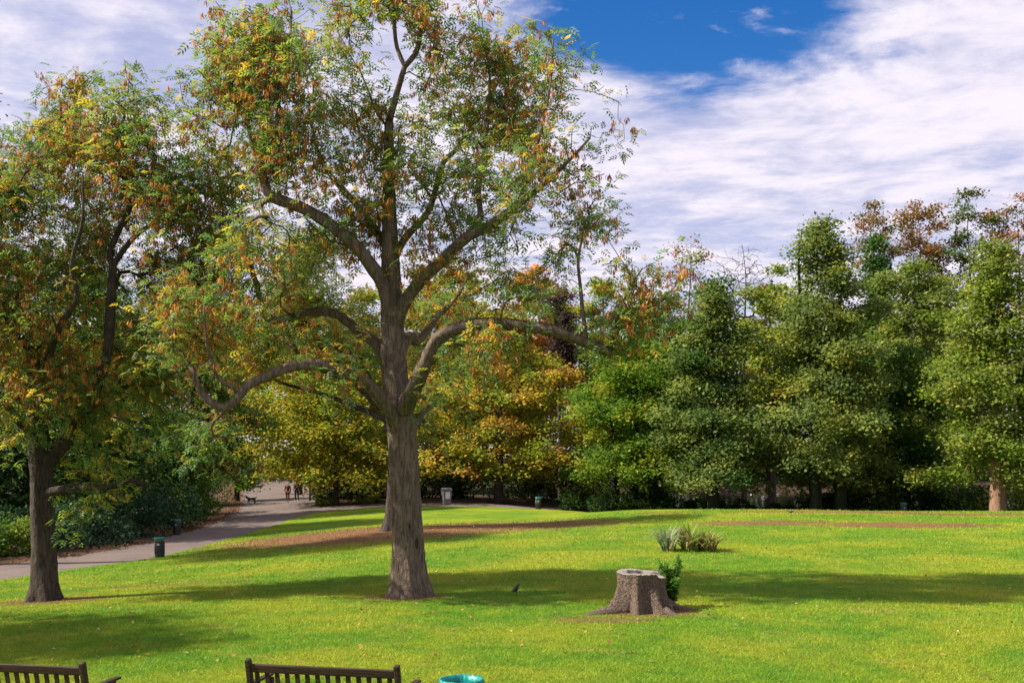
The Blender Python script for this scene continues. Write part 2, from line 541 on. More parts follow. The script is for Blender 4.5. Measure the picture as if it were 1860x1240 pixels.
# ------------------------------------------------------------------ tree engine
class Skel:
    """a branching skeleton: nodes with parents and radii"""
    def __init__(s):
        s.p, s.par, s.spec, s.grp, s.dir = [], [], [], [], []

    def add(s, p, par, spec=None, grp=-1):
        s.p.append(np.asarray(p, float)); s.par.append(par); s.spec.append(spec); s.grp.append(grp)
        if par >= 0:
            d = s.p[-1] - s.p[par]
            s.dir.append(d / max(np.linalg.norm(d), 1e-6))
        else:
            s.dir.append(np.array([0, 0, 1.0]))
        return len(s.p) - 1

    def limb(s, pts, radii, par=None, grp=0, step=0.3):
        """a drawn limb; par None starts the tree, else it springs from the nearest node already there"""
        pts = np.array(pts, float)
        L = np.linalg.norm(np.diff(pts, axis=0), axis=1).sum()
        n = max(3, int(L / step) + 1)
        q = dens(pts, n)
        r = np.interp(np.linspace(0, 1, n), np.linspace(0, 1, len(radii)), radii)
        if s.p and par is None:
            A = np.array(s.p)
            k = int(((A - q[0]) ** 2).sum(1).argmin())
        else:
            k = -1
        for i in range(n):
            k = s.add(q[i], k, float(r[i]), grp)
        return k

    def grow(s, att, seg=0.4, jitter=0.06, bend=0.35, base_dir=0.6):
        """join every attraction point to the skeleton, nearest first"""
        att = np.asarray(att)
        cap = len(s.p) + 40 * len(att)
        A = np.zeros((cap, 3)); D = np.zeros((cap, 3))
        n0 = len(s.p)
        A[:n0] = s.p; D[:n0] = s.dir
        ok0 = np.ones(cap, bool)
        for i in range(n0):
            if s.grp[i] == -2:
                ok0[i] = False
        d0 = np.array([(((A[:n0][ok0[:n0]] - a) ** 2).sum(1)).min() for a in att])
        tips = []
        for ai in np.argsort(d0):
            a = att[ai]; n = len(s.p)
            v = a - A[:n]; dist = np.sqrt((v ** 2).sum(1)) + 1e-6
            cs = (v * D[:n]).sum(1) / dist
            cost = dist * (1 + base_dir * (1 - cs)) + np.where(ok0[:n], 0, 1e6)
            k = int(cost.argmin())
            dd = dist[k]
            m = max(1, int(math.ceil(dd / seg)))
            p0 = A[k].copy(); c = p0 + D[k] * dd * bend + (a - p0) * 0.3
            c[2] += 0.06 * dd
            cur = k
            for j in range(1, m + 1):
                t = j / m
                q = (1 - t) ** 2 * p0 + 2 * t * (1 - t) * c + t * t * a
                if j < m:
                    q = q + rng.normal(size=3) * jitter * min(1, dd)
                cur = s.add(q, cur, None, -1)
                A[cur] = s.p[cur]; D[cur] = s.dir[cur]
            tips.append(cur)
        return tips

    def radii(s, r0=0.009, p=2.3, cap=0.5):
        n = len(s.p)
        acc = np.zeros(n); r = np.zeros(n)
        kids = np.zeros(n, int)
        for i in range(n - 1, -1, -1):
            if s.spec[i] is not None:
                r[i] = s.spec[i]
            else:
                r[i] = r0 if kids[i] == 0 else min(cap, acc[i] ** (1 / p))
            k = s.par[i]
            if k >= 0:
                if s.spec[k] is None:
                    acc[k] += r[i] ** p
                kids[k] += 1
                if s.spec[i] is None and s.spec[k] is not None:
                    pass
        for i in range(n):                      # never thicker than what carries it
            k = s.par[i]
            if k >= 0 and s.spec[i] is None:
                r[i] = min(r[i], r[k] * 0.92)
        s.r = r
        return r

    def chains(s):
        n = len(s.p)
        ch = [[] for _ in range(n)]
        for i in range(n):
            if s.par[i] >= 0:
                ch[s.par[i]].append(i)
        starts = [i for i in range(n) if s.par[i] < 0]
        out = []
        stack = [(None, i) for i in starts]
        while stack:
            pr, i = stack.pop()
            c = [] if pr is None else [pr]
            while True:
                c.append(i)
                k = ch[i]
                if not k:
                    break
                same = [j for j in k if s.grp[j] == s.grp[i] and s.spec[j] is not None and s.par[j] == i and j == i + 1]
                nx = same[0] if same else max(k, key=lambda j: s.r[j])
                if s.spec[nx] is None and s.spec[i] is not None:
                    for j in k:
                        stack.append((i, j))
                    break
                for j in k:
                    if j != nx:
                        stack.append((i, j))
                i = nx
            out.append((pr is not None, c))
        return out


def tube(V, F, pts, rad, sides, rough=0.0, closed=True, seed=0):
    """append a swept tube to vertex and face lists"""
    pts = np.asarray(pts); n = len(pts)
    t = np.gradient(pts, axis=0) if n > 2 else np.repeat(pts[1:] - pts[:1], n, 0)
    t = nrm(t)
    ref = np.array([0, 1.0, 0]) if abs(t[0][1]) < 0.9 else np.array([1.0, 0, 0])
    u = np.zeros((n, 3))
    for i in range(n):
        ref = ref - t[i] * (ref @ t[i])
        ref = ref / max(np.linalg.norm(ref), 1e-6)
        u[i] = ref
    b = np.cross(t, u)
    ang = np.arange(sides) * 2 * math.pi / sides
    rr = np.repeat(np.asarray(rad)[:, None], sides, 1)
    if rough:
        r_ = np.random.default_rng(seed)
        rr = rr * (1 + rough * (r_.random((n, sides)) - 0.5) + rough * 0.8 * np.sin(ang * 3 + seed)[None] * r_.random((n, 1)))
    ring = pts[:, None] + rr[..., None] * (np.cos(ang)[None, :, None] * u[:, None] + np.sin(ang)[None, :, None] * b[:, None])
    o = len(V)
    V.extend(ring.reshape(-1, 3).tolist())
    for i in range(n - 1):
        for j in range(sides):
            j2 = (j + 1) % sides
            F.append((o + i * sides + j, o + i * sides + j2, o + (i + 1) * sides + j2, o + (i + 1) * sides + j))
    if closed:
        V.append((pts[-1] + t[-1] * rad[-1] * 0.3).tolist())
        k = len(V) - 1
        for j in range(sides):
            F.append((o + (n - 1) * sides + j, o + (n - 1) * sides + (j + 1) % sides, k, k))


def faces_mesh(name, V, F, smooth=True):
    me = bpy.data.meshes.new(name)
    me.from_pydata([tuple(v) for v in V], [], [f[:3] if len(f) == 4 and f[2] == f[3] else f for f in F])
    if smooth:
        me.polygons.foreach_set('use_smooth', np.ones(len(me.polygons), bool))
    me.update()
    return me


def branch_meshes(s, base, minr=0.0):
    """{group: (V, F)}: group >= 0 are drawn limbs, -1 the grown twigs"""
    res = {}
    for has_root, c in s.chains():
        body = c[1:] if has_root else c
        g = s.grp[body[0]]
        pts = np.array([s.p[i] for i in c]) - base
        rad = np.array([s.r[i] for i in c])
        if has_root:
            rad[0] = min(rad[0], rad[1] * 1.15) if len(rad) > 1 else rad[0]
        if len(pts) < 2 or rad.max() < minr:
            continue
        mx = rad.max()
        sides = 20 if mx > 0.3 else 12 if mx > 0.12 else 7 if mx > 0.04 else 4 if mx > 0.018 else 3
        V, F = res.setdefault(g, ([], []))
        tube(V, F, pts, rad, sides, 0.2 if mx > 0.05 else 0.0, seed=len(V) % 1000)
    return res


# ---- leaf templates: quads in the local frame (x along the leaf, z up)
def leaflet(bx, by, ang, L, W, droop):
    ca, sa = math.cos(ang), math.sin(ang)
    f = lambda t, w, z: (bx + ca * t - sa * w, by + sa * t + ca * w, z)
    return [f(0, 0, 0), f(L * 0.45, W / 2, 0.03 - droop * 0.4), f(L, 0, -droop), f(L * 0.45, -W / 2, 0.03 - droop * 0.4)]


ASH_V, ASH_Q = [], []
for bx_, an_ in ((0.30, 0.95), (0.52, 0.85), (0.74, 0.75)):
    for sg in (1, -1):
        ASH_Q.append([len(ASH_V) + k for k in range(4)])
        ASH_V += [(x, y, z - 0.30 * bx_ ** 2) for x, y, z in leaflet(bx_, 0, sg * an_, 0.38, 0.15, 0.10)]
ASH_Q.append([len(ASH_V) + k for k in range(4)])
ASH_V += [(x, y, z - 0.30) for x, y, z in leaflet(0.86, 0, 0.0, 0.36, 0.15, 0.14)]
ASH_V, ASH_Q = np.array(ASH_V), np.array(ASH_Q)
KEY_V, KEY_Q = [], []
for k_ in range(9):
    a_ = k_ * 2.4; rr_ = 0.10 + 0.25 * ((k_ * 37) % 10) / 10
    x_, y_ = rr_ * math.cos(a_), rr_ * math.sin(a_)
    z_ = -0.1 - 0.45 * ((k_ * 53) % 10) / 10
    dx_, dy_ = -math.sin(a_) * 0.07, math.cos(a_) * 0.07
    KEY_Q.append([len(KEY_V) + j for j in range(4)])
    KEY_V += [(x_ * .6, y_ * .6, z_), (x_ + dx_, y_ + dy_, z_ - .25), (x_ * 1.2, y_ * 1.2, z_ - .55), (x_ - dx_, y_ - dy_, z_ - .25)]
KEY_V, KEY_Q = np.array(KEY_V), np.array(KEY_Q)
LEAF_V = np.array([(0, 0, 0), (0.45, 0.34, 0.10), (1, 0, -0.06), (0.45, -0.34, 0.10)]); LEAF_Q = np.array([[0, 1, 2, 3]])
SPRAY_V, SPRAY_Q = [], []                         # three leaves on a short twig
for bx_, an_, L_ in ((0.0, 0.9, 0.62), (0.22, -0.8, 0.62), (0.45, 0.1, 0.6)):
    SPRAY_Q.append([len(SPRAY_V) + j for j in range(4)])
    SPRAY_V += leaflet(bx_, 0, an_, L_, 0.42, 0.12)
SPRAY_V, SPRAY_Q = np.array(SPRAY_V), np.array(SPRAY_Q)


def pick(pal, n, clump=None, jit=0.22):
    """leaf colours: a weighted palette, with a shared tendency per clump"""
    cols = np.array([c for c, _ in pal], float); wts = np.array([x for _, x in pal], float)
    cum = np.cumsum(wts / wts.sum())
    u = rng.random(n) if clump is None else np.clip(clump + rng.normal(size=n) * 0.16, 0, 0.9999)
    i = np.searchsorted(cum, u)
    c = cols[np.minimum(i, len(cols) - 1)]
    return np.clip(c * (1 + (rng.random((n, 1)) - 0.5) * 2 * jit) * (1 + (rng.random((n, 3)) - 0.5) * 0.12), 0.002, 0.9)


def blob_points(blobs, n, d0, bunch=3.5, tight=0.34):
    """points inside ellipsoids given in photo px at distance d0 (+ depth offset and half depth in metres), gathered in bunches"""
    area = np.array([b[2] * b[3] * b[5] * (b[6] if len(b) > 6 else 1) for b in blobs], float) ** 0.75
    nb = int(n / bunch)
    k = rng.choice(len(blobs), nb, p=area / area.sum())
    u = rand_dirs(nb) * (rng.random((nb, 1)) ** 0.40)
    out = []
    for i in range(nb):
        b = blobs[k[i]]
        d = d0 + b[4] + u[i, 1] * b[5]
        c = P(b[0] + u[i, 0] * b[2], b[1] - u[i, 2] * b[3], d)
        m = 1 + rng.poisson(bunch - 1)
        out.append(c + np.clip(rng.normal(size=(m, 3)), -1.7, 1.7) * np.array([tight, tight, tight * 1.15]))
    return np.concatenate(out)


ASH_PAL = [((0.073, 0.150, 0.053), 2.2), ((0.116, 0.198, 0.053), 3.0), ((0.183, 0.239, 0.053), 2.6), ((0.291, 0.287, 0.045), 1.2), ((0.466, 0.323, 0.045), 0.3)]
KEY_PAL = [((0.300, 0.119, 0.031), 2), ((0.425, 0.181, 0.044), 3), ((0.525, 0.250, 0.056), 2), ((0.250, 0.125, 0.050), 1)]


def ash_leaves(s, tips, base, parent, per_tip, size, keys, spread=0.26, pal=ASH_PAL, drop=0.0, warm=0.0):
    P_ = np.array([s.p[i] for i in tips]); D_ = np.array([s.dir[i] for i in tips])
    clump = np.clip(rng.random(len(tips)) + warm, 0, 1)
    n = len(tips) * per_tip
    idx = np.repeat(np.arange(len(tips)), per_tip)
    back = rng.random((n, 1)) * 0.9
    pos = P_[idx] - D_[idx] * back * 0.55 + np.clip(rng.normal(size=(n, 3)), -1.9, 1.9) * spread * np.array([1, 1, 0.75])
    ax = nrm(D_[idx] * 0.35 + rng.normal(size=(n, 3)) * np.array([1, 1, 0.45]) + np.array([0, 0, -drop]))
    up = nrm(np.array([[0, 0, 1.0]]) + rng.normal(size=(n, 3)) * 0.45)
    sz = size * (0.7 + 0.6 * rng.random(n))
    me = scatter_mesh('crown', ASH_V, ASH_Q, pos - base, ax, up, sz, pick(pal, n, clump[idx]))
    o = link('crown', me, M_LEAF, parent); tag(o, kind='stuff')
    nk = int(len(tips) * keys)
    zlow = 3.0 * (P_[:, 2] < base[2] + 5.0)
    hot = np.argsort(zlow + rng.random(len(tips)) + 0.35 * np.sin(P_[:, 0] * 1.1 + P_[:, 2] * 0.9) - 0.02 * np.abs(P_[:, 0]))[:max(10, len(tips) // 2)]
    k = rng.choice(hot, nk)
    pos = P_[k] - D_[k] * rng.random((nk, 1)) * 0.6 + np.clip(rng.normal(size=(nk, 3)), -1.3, 1.3) * 0.2
    ax = nrm(rng.normal(size=(nk, 3)) * np.array([1, 1, 0.1]))
    up = nrm(np.array([[0, 0, 1.0]]) + rng.normal(size=(nk, 3)) * 0.2)
    me = scatter_mesh('seed_bunches', KEY_V, KEY_Q, pos - base, ax, up, size * 0.8 * (0.7 + 0.6 * rng.random(nk)), pick(KEY_PAL, nk))
    o = link('seed_bunches', me, M_SEED, parent); tag(o, kind='stuff')


def flare_trunk(s, base, mat, parent, flare=0.55, height=1.1, lobes=6, seed=1, top=None):
    """the main stem (group 0): many-sided, uneven, with root buttresses"""
    idx = [i for i in range(len(s.p)) if s.grp[i] == 0]
    pts = np.array([s.p[i] for i in idx]) - base; rad = np.array([s.r[i] for i in idx])
    q = dens(np.c_[pts, rad], max(40, len(pts) * 3))
    pts, rad = q[:, :3], q[:, 3]
    n, sides = len(pts), 40
    r_ = np.random.default_rng(seed)
    ang = np.arange(sides) * 2 * math.pi / sides
    ph = r_.random(4) * 6.28
    lob = 0.5 + 0.5 * np.cos(lobes * ang + ph[0] + 0.6 * np.sin(ang * 2 + ph[1]))
    V = []
    for i in range(n):
        z = max(0.0, pts[i, 2])
        f = flare * math.exp(-z / (height * 0.34)) * (0.45 + 0.75 * lob)
        ru = 0.05 * np.cos(3 * ang + ph[2] + z * 0.5) + 0.035 * np.cos(5 * ang + ph[3] - z * 0.8) + 0.02 * np.cos(9 * ang + z * 1.3)
        knob = 0.022 * r_.normal(size=sides)
        rr = rad[i] * (1 + f + ru + knob)
        V += np.c_[pts[i, 0] + rr * np.cos(ang), pts[i, 1] + rr * np.sin(ang), np.full(sides, pts[i, 2])].tolist()
    F = []
    for i in range(n - 1):
        for j in range(sides):
            j2 = (j + 1) % sides
            F.append((i * sides + j, i * sides + j2, (i + 1) * sides + j2, (i + 1) * sides + j))
    F.append(tuple((n - 1) * sides + j for j in range(sides)))
    return link('trunk', faces_mesh('trunk', V, F), mat, parent)


def finish_ash(s, base, parent, mat, flare=0.55, lobes=6, seed=1, height=1.1):
    tr = flare_trunk(s, base, mat, parent, flare=flare, lobes=lobes, seed=seed, height=height)
    for g, (V, F) in sorted(branch_meshes(s, base).items()):
        if g == 0:
            continue
        o = link('limb' if g > 0 else 'twigs', faces_mesh('limb' if g > 0 else 'twigs', V, F), mat, parent)
        if g < 0:
            tag(o, kind='stuff')
    return tr


def PX(lst, d0):
    """[(px, py, depth offset)] -> world points"""
    return [P(a[0], a[1], d0 + (a[2] if len(a) > 2 else 0)) for a in lst]


# ------------------------------------------------------------------ the big ash in the middle
D0 = 27.2
K = D0 / F_PX            # metres per px at the tree
base = np.array([(741 - CX) * K, D0, 0.0]); base[2] = h1(base[0], base[1]) + 0.02
ash = empty('ash_tree', base, 'tall ash with thick grey trunk and long arching lower limbs standing beside the crow', 'tree')
s = Skel()
s.limb(PX([(741, 1092), (740, 1040), (739, 960), (735, 860), (729, 770), (722, 720), (717, 660), (714, 600), (712, 545), (709, 470), (707, 400), (706, 320), (706, 250), (707, 222)], D0),
       [x * K / 2 for x in (62, 59, 55, 53, 52, 53, 51, 45, 42, 39, 32, 27, 23, 19, 15)], grp=0, step=0.35)
LIMBS = [
    ([(707, 226), (701, 177), (693, 113), (683, 73), (663, 40), (650, -20), (640, -90)], (16, 13, 10, 6, 4)),
    ([(707, 222), (715, 190, -.1), (723, 161, -.2), (735, 121, -.3)], (15, 13, 12)),
    ([(735, 121, -.3), (722, 90, -.3), (717, 60, -.4), (715, 20, -.5), (710, -60, -.6)], (10, 8, 4)),
    ([(735, 121, -.3), (752, 102, -.2), (760, 80), (764, 50), (776, 16, .2), (790, -50, .3)], (12, 11, 9, 5)),
    ([(713, 585), (704, 545, -.2), (692, 510, -.3), (675, 484, -.4), (643, 444, -.6), (602, 411, -.8), (562, 385, -.9), (520, 368, -1), (493, 359, -1), (481, 335, -1), (473, 298, -.9)], (34, 31, 28, 26, 24, 24, 20, 18)),
    ([(473, 298, -.9), (455, 250, -.8), (447, 200, -.7), (432, 150, -.5), (425, 90, -.4), (418, 40, -.3)], (11, 8, 6, 3)),
    ([(475, 300, -.9), (496, 250, -1.2), (506, 200, -1.4), (508, 160, -1.5), (525, 90, -1.6), (530, 20, -1.6)], (12, 9, 7, 4)),
    ([(707, 455), (690, 430, .6), (679, 415, .9), (650, 375, 1.4), (614, 335, 1.9), (585, 295, 2.2), (568, 240, 2.3), (560, 170, 2.4)], (22, 19, 16, 12, 8, 4)),
    ([(716, 600), (728, 565, -.3), (741, 540, -.4), (765, 508, -.5), (803, 474, -.6), (821, 455, -.7), (849, 430, -.8), (893, 408, -.9), (941, 371, -1), (982, 339, -1), (1014, 310, -1), (1045, 280, -.9), (1072, 250, -.8)], (33, 27, 25, 24, 20, 16, 12, 8, 4)),
    ([(860, 422, -.8), (872, 391, -.5), (869, 351, -.2), (875, 300), (885, 230, .2), (890, 150, .3), (878, 60, .4)], (13, 11, 8, 5, 3)),
    ([(709, 490), (725, 450, 1), (742, 425, 1.3), (776, 387, 1.7), (792, 340, 2), (806, 294, 2.2), (832, 268, 2.3), (865, 215, 2.4), (905, 150, 2.5), (950, 110, 2.4)], (20, 17, 15, 12, 9, 5, 3)),
    ([(940, 372, -1), (962, 310, -1.2), (985, 230, -1.3), (1000, 150, -1.2), (1005, 70, -1.1)], (9, 7, 5, 3)),
    ([(722, 765), (742, 722, -.5), (762, 680, -.8), (778, 645, -1), (792, 618, -1.1), (815, 601, -1.2), (850, 591, -1.3), (900, 588, -1.4), (960, 593, -1.5), (1005, 600, -1.6), (1040, 612, -1.6), (1080, 628, -1.6), (1112, 641, -1.6)], (42, 40, 35, 31, 30, 28, 27, 26, 25, 22)),
    ([(1066, 622, -1.6), (1060, 580, -1.5), (1054, 520, -1.4), (1050, 470, -1.3), (1060, 420, -1.2), (1056, 385, -1.1)], (9, 8, 6, 3)),
    ([(1108, 638, -1.6), (1115, 600, -1.8), (1128, 560, -2), (1145, 520, -2.1), (1165, 490, -2.2)], (9, 7, 5, 3)),
    ([(728, 800), (712, 755, -.4), (692, 725, -.7), (665, 696, -1), (632, 680, -1.3), (604, 668, -1.5), (575, 662, -1.7), (545, 662, -1.8), (510, 672, -2), (475, 688, -2.1), (450, 700, -2.2), (432, 722, -2.3), (408, 741, -2.3), (390, 734, -2.4), (370, 718, -2.4), (357, 695, -2.5), (347, 665, -2.5)], (44, 38, 34, 31, 29, 27, 25, 23, 22, 20, 12)),
    ([(440, 712, -2.2), (415, 700, -2.5), (400, 690, -2.6), (388, 672, -2.7), (375, 620, -2.8), (370, 560, -2.9)], (11, 8, 5, 3)),
    ([(716, 680), (700, 645, .8), (682, 622, 1.2), (650, 600, 1.8), (618, 574, 2.4), (590, 566, 2.7), (560, 567, 2.9), (533, 576, 3), (500, 582, 3.1), (481, 572, 3.2), (464, 512, 3.2), (445, 440, 3.2), (430, 380, 3.2)], (30, 27, 24, 22, 20, 18, 14, 9, 5)),
    ([(720, 655), (742, 612, 1.0), (755, 620, 1.5), (772, 606, 2.2), (800, 570, 3), (830, 540, 3.6), (850, 500, 4)], (28, 26, 20, 15, 9, 4)),
    ([(738, 790), (756, 765, .5), (775, 742, .9), (797, 733, 1.2), (812, 748, 1.4)], (26, 20, 14, 9, 6)),
]
for gi, (pl, wd) in enumerate(LIMBS):
    s.limb(PX(pl, D0), [x * (0.66 if gi == 15 else 0.76 if gi == 12 else 0.84) * K / 2 for x in wd], grp=gi + 1, step=0.22)
SPIKES = [(365, 50), (352, 95), (350, 150), (352, 200), (400, 40), (440, 5), (475, -20), (520, -25), (560, -20), (600, 10), (872, 5), (862, 60), (905, 75), (955, 70), (1005, 55), (985, 100), (1020, 110), (1018, 180), (1068, 175), (1060, 215), (1095, 240), (1075, 300), (1050, 330), (935, 440), (1000, 430), (1110, 400), (1055, 390), (1095, 440), (640, -20), (690, -50), (750, -40), (800, 0), (815, 110), (440, 330), (350, 260), (500, 400), (975, 370)]
BLOBS = [(x, y, 13, 26, rng.uniform(-1, .6), .35) for x, y in SPIKES] + [  # px x, y, rx, ry, depth offset, half depth
    (440, 150, 90, 110, -.6, 1.6), (400, 110, 50, 80, -.4, 1), (390, 210, 48, 60, -.6, 1), (500, 90, 80, 90, -1.2, 1.6), (530, 190, 90, 110, -.9, 1.8), (480, 40, 60, 60, -.8, 1.2), (575, 60, 45, 80, 1, 1.4),
    (600, 210, 80, 110, 1.6, 1.8), (640, 110, 50, 80, .2, 1.2), (665, 10, 60, 80, 0, 1.3), (730, 0, 60, 80, -.3, 1.3), (785, 10, 30, 70, .2, 1), (690, 170, 60, 70, 0, 1.4), (770, 170, 50, 80, .4, 1.4),
    (720, 270, 90, 70, -.6, 1.8), (820, 190, 60, 90, 1.6, 1.6), (880, 110, 42, 110, .4, 1), (870, 30, 25, 45, .4, .7), (900, 200, 80, 90, 1.8, 1.7), (960, 150, 55, 90, 1, 1.5), (1000, 110, 28, 60, -1, .8), (985, 230, 55, 80, -1, 1.2),
    (1050, 240, 45, 40, -.8, 1), (1065, 185, 14, 30, -.8, .5), (1020, 300, 55, 30, -1, 1), (945, 310, 80, 60, -.8, 1.6), (860, 320, 80, 80, .3, 1.8), (800, 300, 70, 80, 1.6, 1.6), (800, 410, 70, 50, .2, 1.5), (900, 400, 70, 45, -.8, 1.3),
    (620, 330, 80, 70, 1, 2), (540, 310, 70, 70, -.6, 1.6), (470, 270, 60, 50, -.9, 1.2), (650, 420, 60, 60, .6, 1.5), (560, 430, 60, 50, -.6, 1.3), (430, 290, 50, 50, 2.4, 1.4), (700, 350, 60, 60, -.8, 1.5),
    (450, 480, 110, 60, -1, 2), (400, 420, 70, 70, 2.6, 1.8), (410, 330, 60, 60, 2.8, 1.6), (470, 400, 60, 50, 2.6, 1.6), (660, 230, 70, 80, .2, 1.4), (340, 560, 90, 80, -1.2, 1.6), (310, 640, 60, 60, -1.0, 1.4), (430, 580, 70, 60, -1, 1.8), (390, 625, 50, 45, -1.4, 1.0), (345, 790, 55, 50, -.6, 1.3), (440, 815, 50, 60, -1, 1.0),
    (290, 590, 40, 50, -2.6, 1), (530, 520, 80, 60, 2.6, 1.6), (590, 630, 60, 40, -1.2, 1.1), (520, 620, 60, 40, -1.4, 1.2), (590, 720, 40, 40, -1.4, .9),
    (1055, 450, 45, 70, -1.2, .9), (1110, 430, 20, 45, -1.2, .5), (1000, 470, 22, 50, -1.2, .6), (1140, 530, 60, 55, -2, 1), (1180, 590, 50, 35, -2, .8), (1125, 590, 40, 40, -1.2, .7), (1140, 660, 14, 40, -1.2, .4), (1200, 530, 20, 50, -2.2, .5), (990, 540, 60, 40, -1.4, 1),
    (920, 520, 80, 45, 2.8, 1.5), (860, 640, 70, 50, -1.3, 1.1), (880, 700, 60, 50, -1.2, 1), (810, 690, 40, 50, -.9, .8), (940, 640, 40, 40, -1.3, .7), (800, 560, 60, 40, 3, 1.4), (760, 470, 40, 50, -.7, 1), (870, 480, 50, 40, -.6, 1),
    (745, 690, 34, 40, -.9, .35), (730, 560, 26, 50, -.6, .4), (640, 680, 40, 22, -1.3, .5), (480, 700, 40, 25, -2.2, .5), (800, 760, 40, 30, 1, .7)]
att = blob_points(BLOBS, 1720, D0, bunch=4.2, tight=0.31)
for i in range(len(s.grp)):
    if s.grp[i] == 0 and s.p[i][2] < 4.6:
        s.grp[i] = -2
tips = s.grow(att, seg=0.36, jitter=0.05)
s.grp = [0 if g == -2 else g for g in s.grp]
s.radii(0.0105)
finish_ash(s, base, ash, M_BARK, flare=0.55, lobes=5, seed=4, height=1.2)
ash_leaves(s, tips, base, ash, 9, 0.285, 2.4)
# healed wound and knots on the trunk
V, F = [], []


def scar(parent, base, px, py, dd, w_, h_, name='bark_scar'):
    c = Vector(P(px, py, D0 - dd)) - Vector(base)
    bm = bmesh.new()
    bmesh.ops.create_uvsphere(bm, u_segments=14, v_segments=8, radius=1)
    for v in bm.verts:
        r = math.hypot(v.co.x, v.co.z)
        dent = 0.06 * (1 - min(1, r / 0.75)) if v.co.y < 0 else 0
        v.co = Vector((v.co.x * w_ * (1 + .15 * math.sin(v.co.z * 4)), v.co.y * 0.05 + dent * 1.4, v.co.z * h_)) + c
    me = bpy.data.meshes.new(name); bm.to_mesh(me); bm.free()
    me.polygons.foreach_set('use_smooth', np.ones(len(me.polygons), bool))
    return link(name, me, M_BARKD, parent)


scar(ash, base, 757, 986, 0.47, 0.045, 0.15)
scar(ash, base, 744, 955, 0.47, 0.03, 0.06)
scar(ash, base, 722, 752, 0.45, 0.06, 0.07, 'knot')

# ------------------------------------------------------------------ the ash at the left
D1 = 28.7
K1 = D1 / F_PX
base = np.array([(80 - CX) * K1, D1, 0.0]); base[2] = h1(base[0], base[1]) + 0.02
ash2 = empty('ash_tree', base, 'smaller ash with narrow dark trunk and low bough reaching towards the path litter bin', 'tree')
s = Skel()
s.limb(PX([(80, 1096), (79, 1040), (78, 980), (76, 920), (75, 860), (72, 820), (70, 780), (66, 700), (58, 640), (52, 600)], D1), [x * K1 / 2 for x in (46, 44, 42, 41, 40, 40, 32, 26, 22, 18)], grp=0, step=0.35)
for gi, (pl, wd) in enumerate([
    ([(74, 850), (110, 810), (140, 770), (160, 735), (180, 690, -.3), (195, 640, -.5), (200, 580, -.6), (203, 520, -.7), (205, 485, -.8)], (26, 24, 20, 19, 17, 14)),
    ([(205, 485, -.8), (200, 460, -.8), (215, 420, -.9), (235, 375, -1), (225, 320, -1), (215, 260, -.9), (230, 200, -.8)], (12, 10, 7, 3)),
    ([(207, 480, -.8), (235, 440, -1), (270, 410, -1.2), (300, 400, -1.3), (325, 398, -1.3), (350, 370, -1.3)], (11, 9, 7, 4)),
    ([(76, 895), (100, 893, -.2), (130, 886, -.4), (165, 886, -.6), (200, 884, -.8), (235, 872, -.9), (270, 880, -1)], (24, 18, 14, 10, 5)),
    ([(200, 560, -.6), (215, 500, -.2), (235, 493, 0), (260, 500, .3), (290, 470, .6)], (10, 8, 6, 3)),
    ([(58, 640), (30, 600, -.5), (5, 560, -.8), (-30, 480, -1), (-40, 380, -1.2)], (16, 13, 9, 5)),
    ([(52, 600), (60, 540, .6), (80, 470, 1), (75, 390, 1.3), (90, 320, 1.4), (130, 230, 1.4), (130, 150, 1.4)], (16, 13, 10, 6, 3)),
    ([(70, 790), (40, 770, -.6), (0, 720, -1.2), (-40, 690, -1.5), (-70, 640, -1.6)], (18, 14, 10, 5)),
    ([(66, 700), (90, 640, -1), (110, 590, -1.6), (140, 540, -2), (130, 480, -2.2), (150, 400, -2.3), (150, 320, -2.3)], (16, 13, 9, 6, 3)),
    ([(150, 755), (200, 720, 1), (250, 690, 1.6), (290, 660, 2), (330, 600, 2.2)], (14, 11, 8, 4)),
]):
    s.limb(PX(pl, D1), [x * K1 / 2 for x in wd], grp=gi + 1, step=0.25)
att = blob_points([
    (130, 200, 40, 60, 1.2, 1), (90, 250, 60, 60, 1.2, 1.4), (40, 300, 60, 70, -.6, 1.4), (225, 230, 50, 60, -.8, 1.2), (180, 290, 70, 60, -.8, 1.6), (280, 270, 50, 60, -1, 1.2), (150, 170, 30, 40, 1.2, .8), (250, 190, 30, 40, -.6, .7), (320, 300, 50, 50, -1, 1.2),
    (60, 400, 90, 80, -.4, 1.8), (170, 400, 90, 80, .4, 1.6), (290, 390, 80, 60, -1, 1.5), (360, 360, 50, 60, -.8, 1.1), (340, 460, 70, 60, 1.2, 1.6), (30, 520, 90, 80, -.6, 1.6), (140, 510, 90, 70, .6, 1.5), (260, 510, 60, 60, .9, 1.2),
    (20, 640, 80, 60, .8, 1.2), (110, 620, 80, 60, .6, 1.3), (240, 620, 80, 60, 1.5, 1.2), (310, 620, 60, 60, 1.8, 1.2), (150, 690, 80, 50, .9, 1.1), (270, 710, 70, 50, 1.6, 1.2), (0, 740, 80, 50, -1.2, 1.3), (50, 780, 70, 36, .8, 0.9), (190, 790, 60, 40, 1, 1.0), (330, 690, 40, 50, 1.8, 1),
    (170, 850, 50, 40, -.6, .7), (110, 700, 70, 50, -1.0, .8), (60, 560, 60, 60, -1.4, .9), (200, 740, 60, 40, -.8, .7), (210, 900, 45, 40, -.9, .6), (140, 930, 35, 35, -.5, .5), (270, 860, 30, 40, -1, .5), (-60, 500, 60, 120, -1, 1.5), (-60, 350, 60, 90, -1, 1.4), (-70, 680, 50, 70, -1.5, 1.2), (390, 420, 50, 80, .6, 1.3), (370, 520, 50, 60, 1.6, 1.2), (300, 340, 60, 50, .4, 1.2)], 1560, D1)
for i in range(len(s.grp)):
    if s.grp[i] == 0 and s.p[i][2] < 3.2:
        s.grp[i] = -2
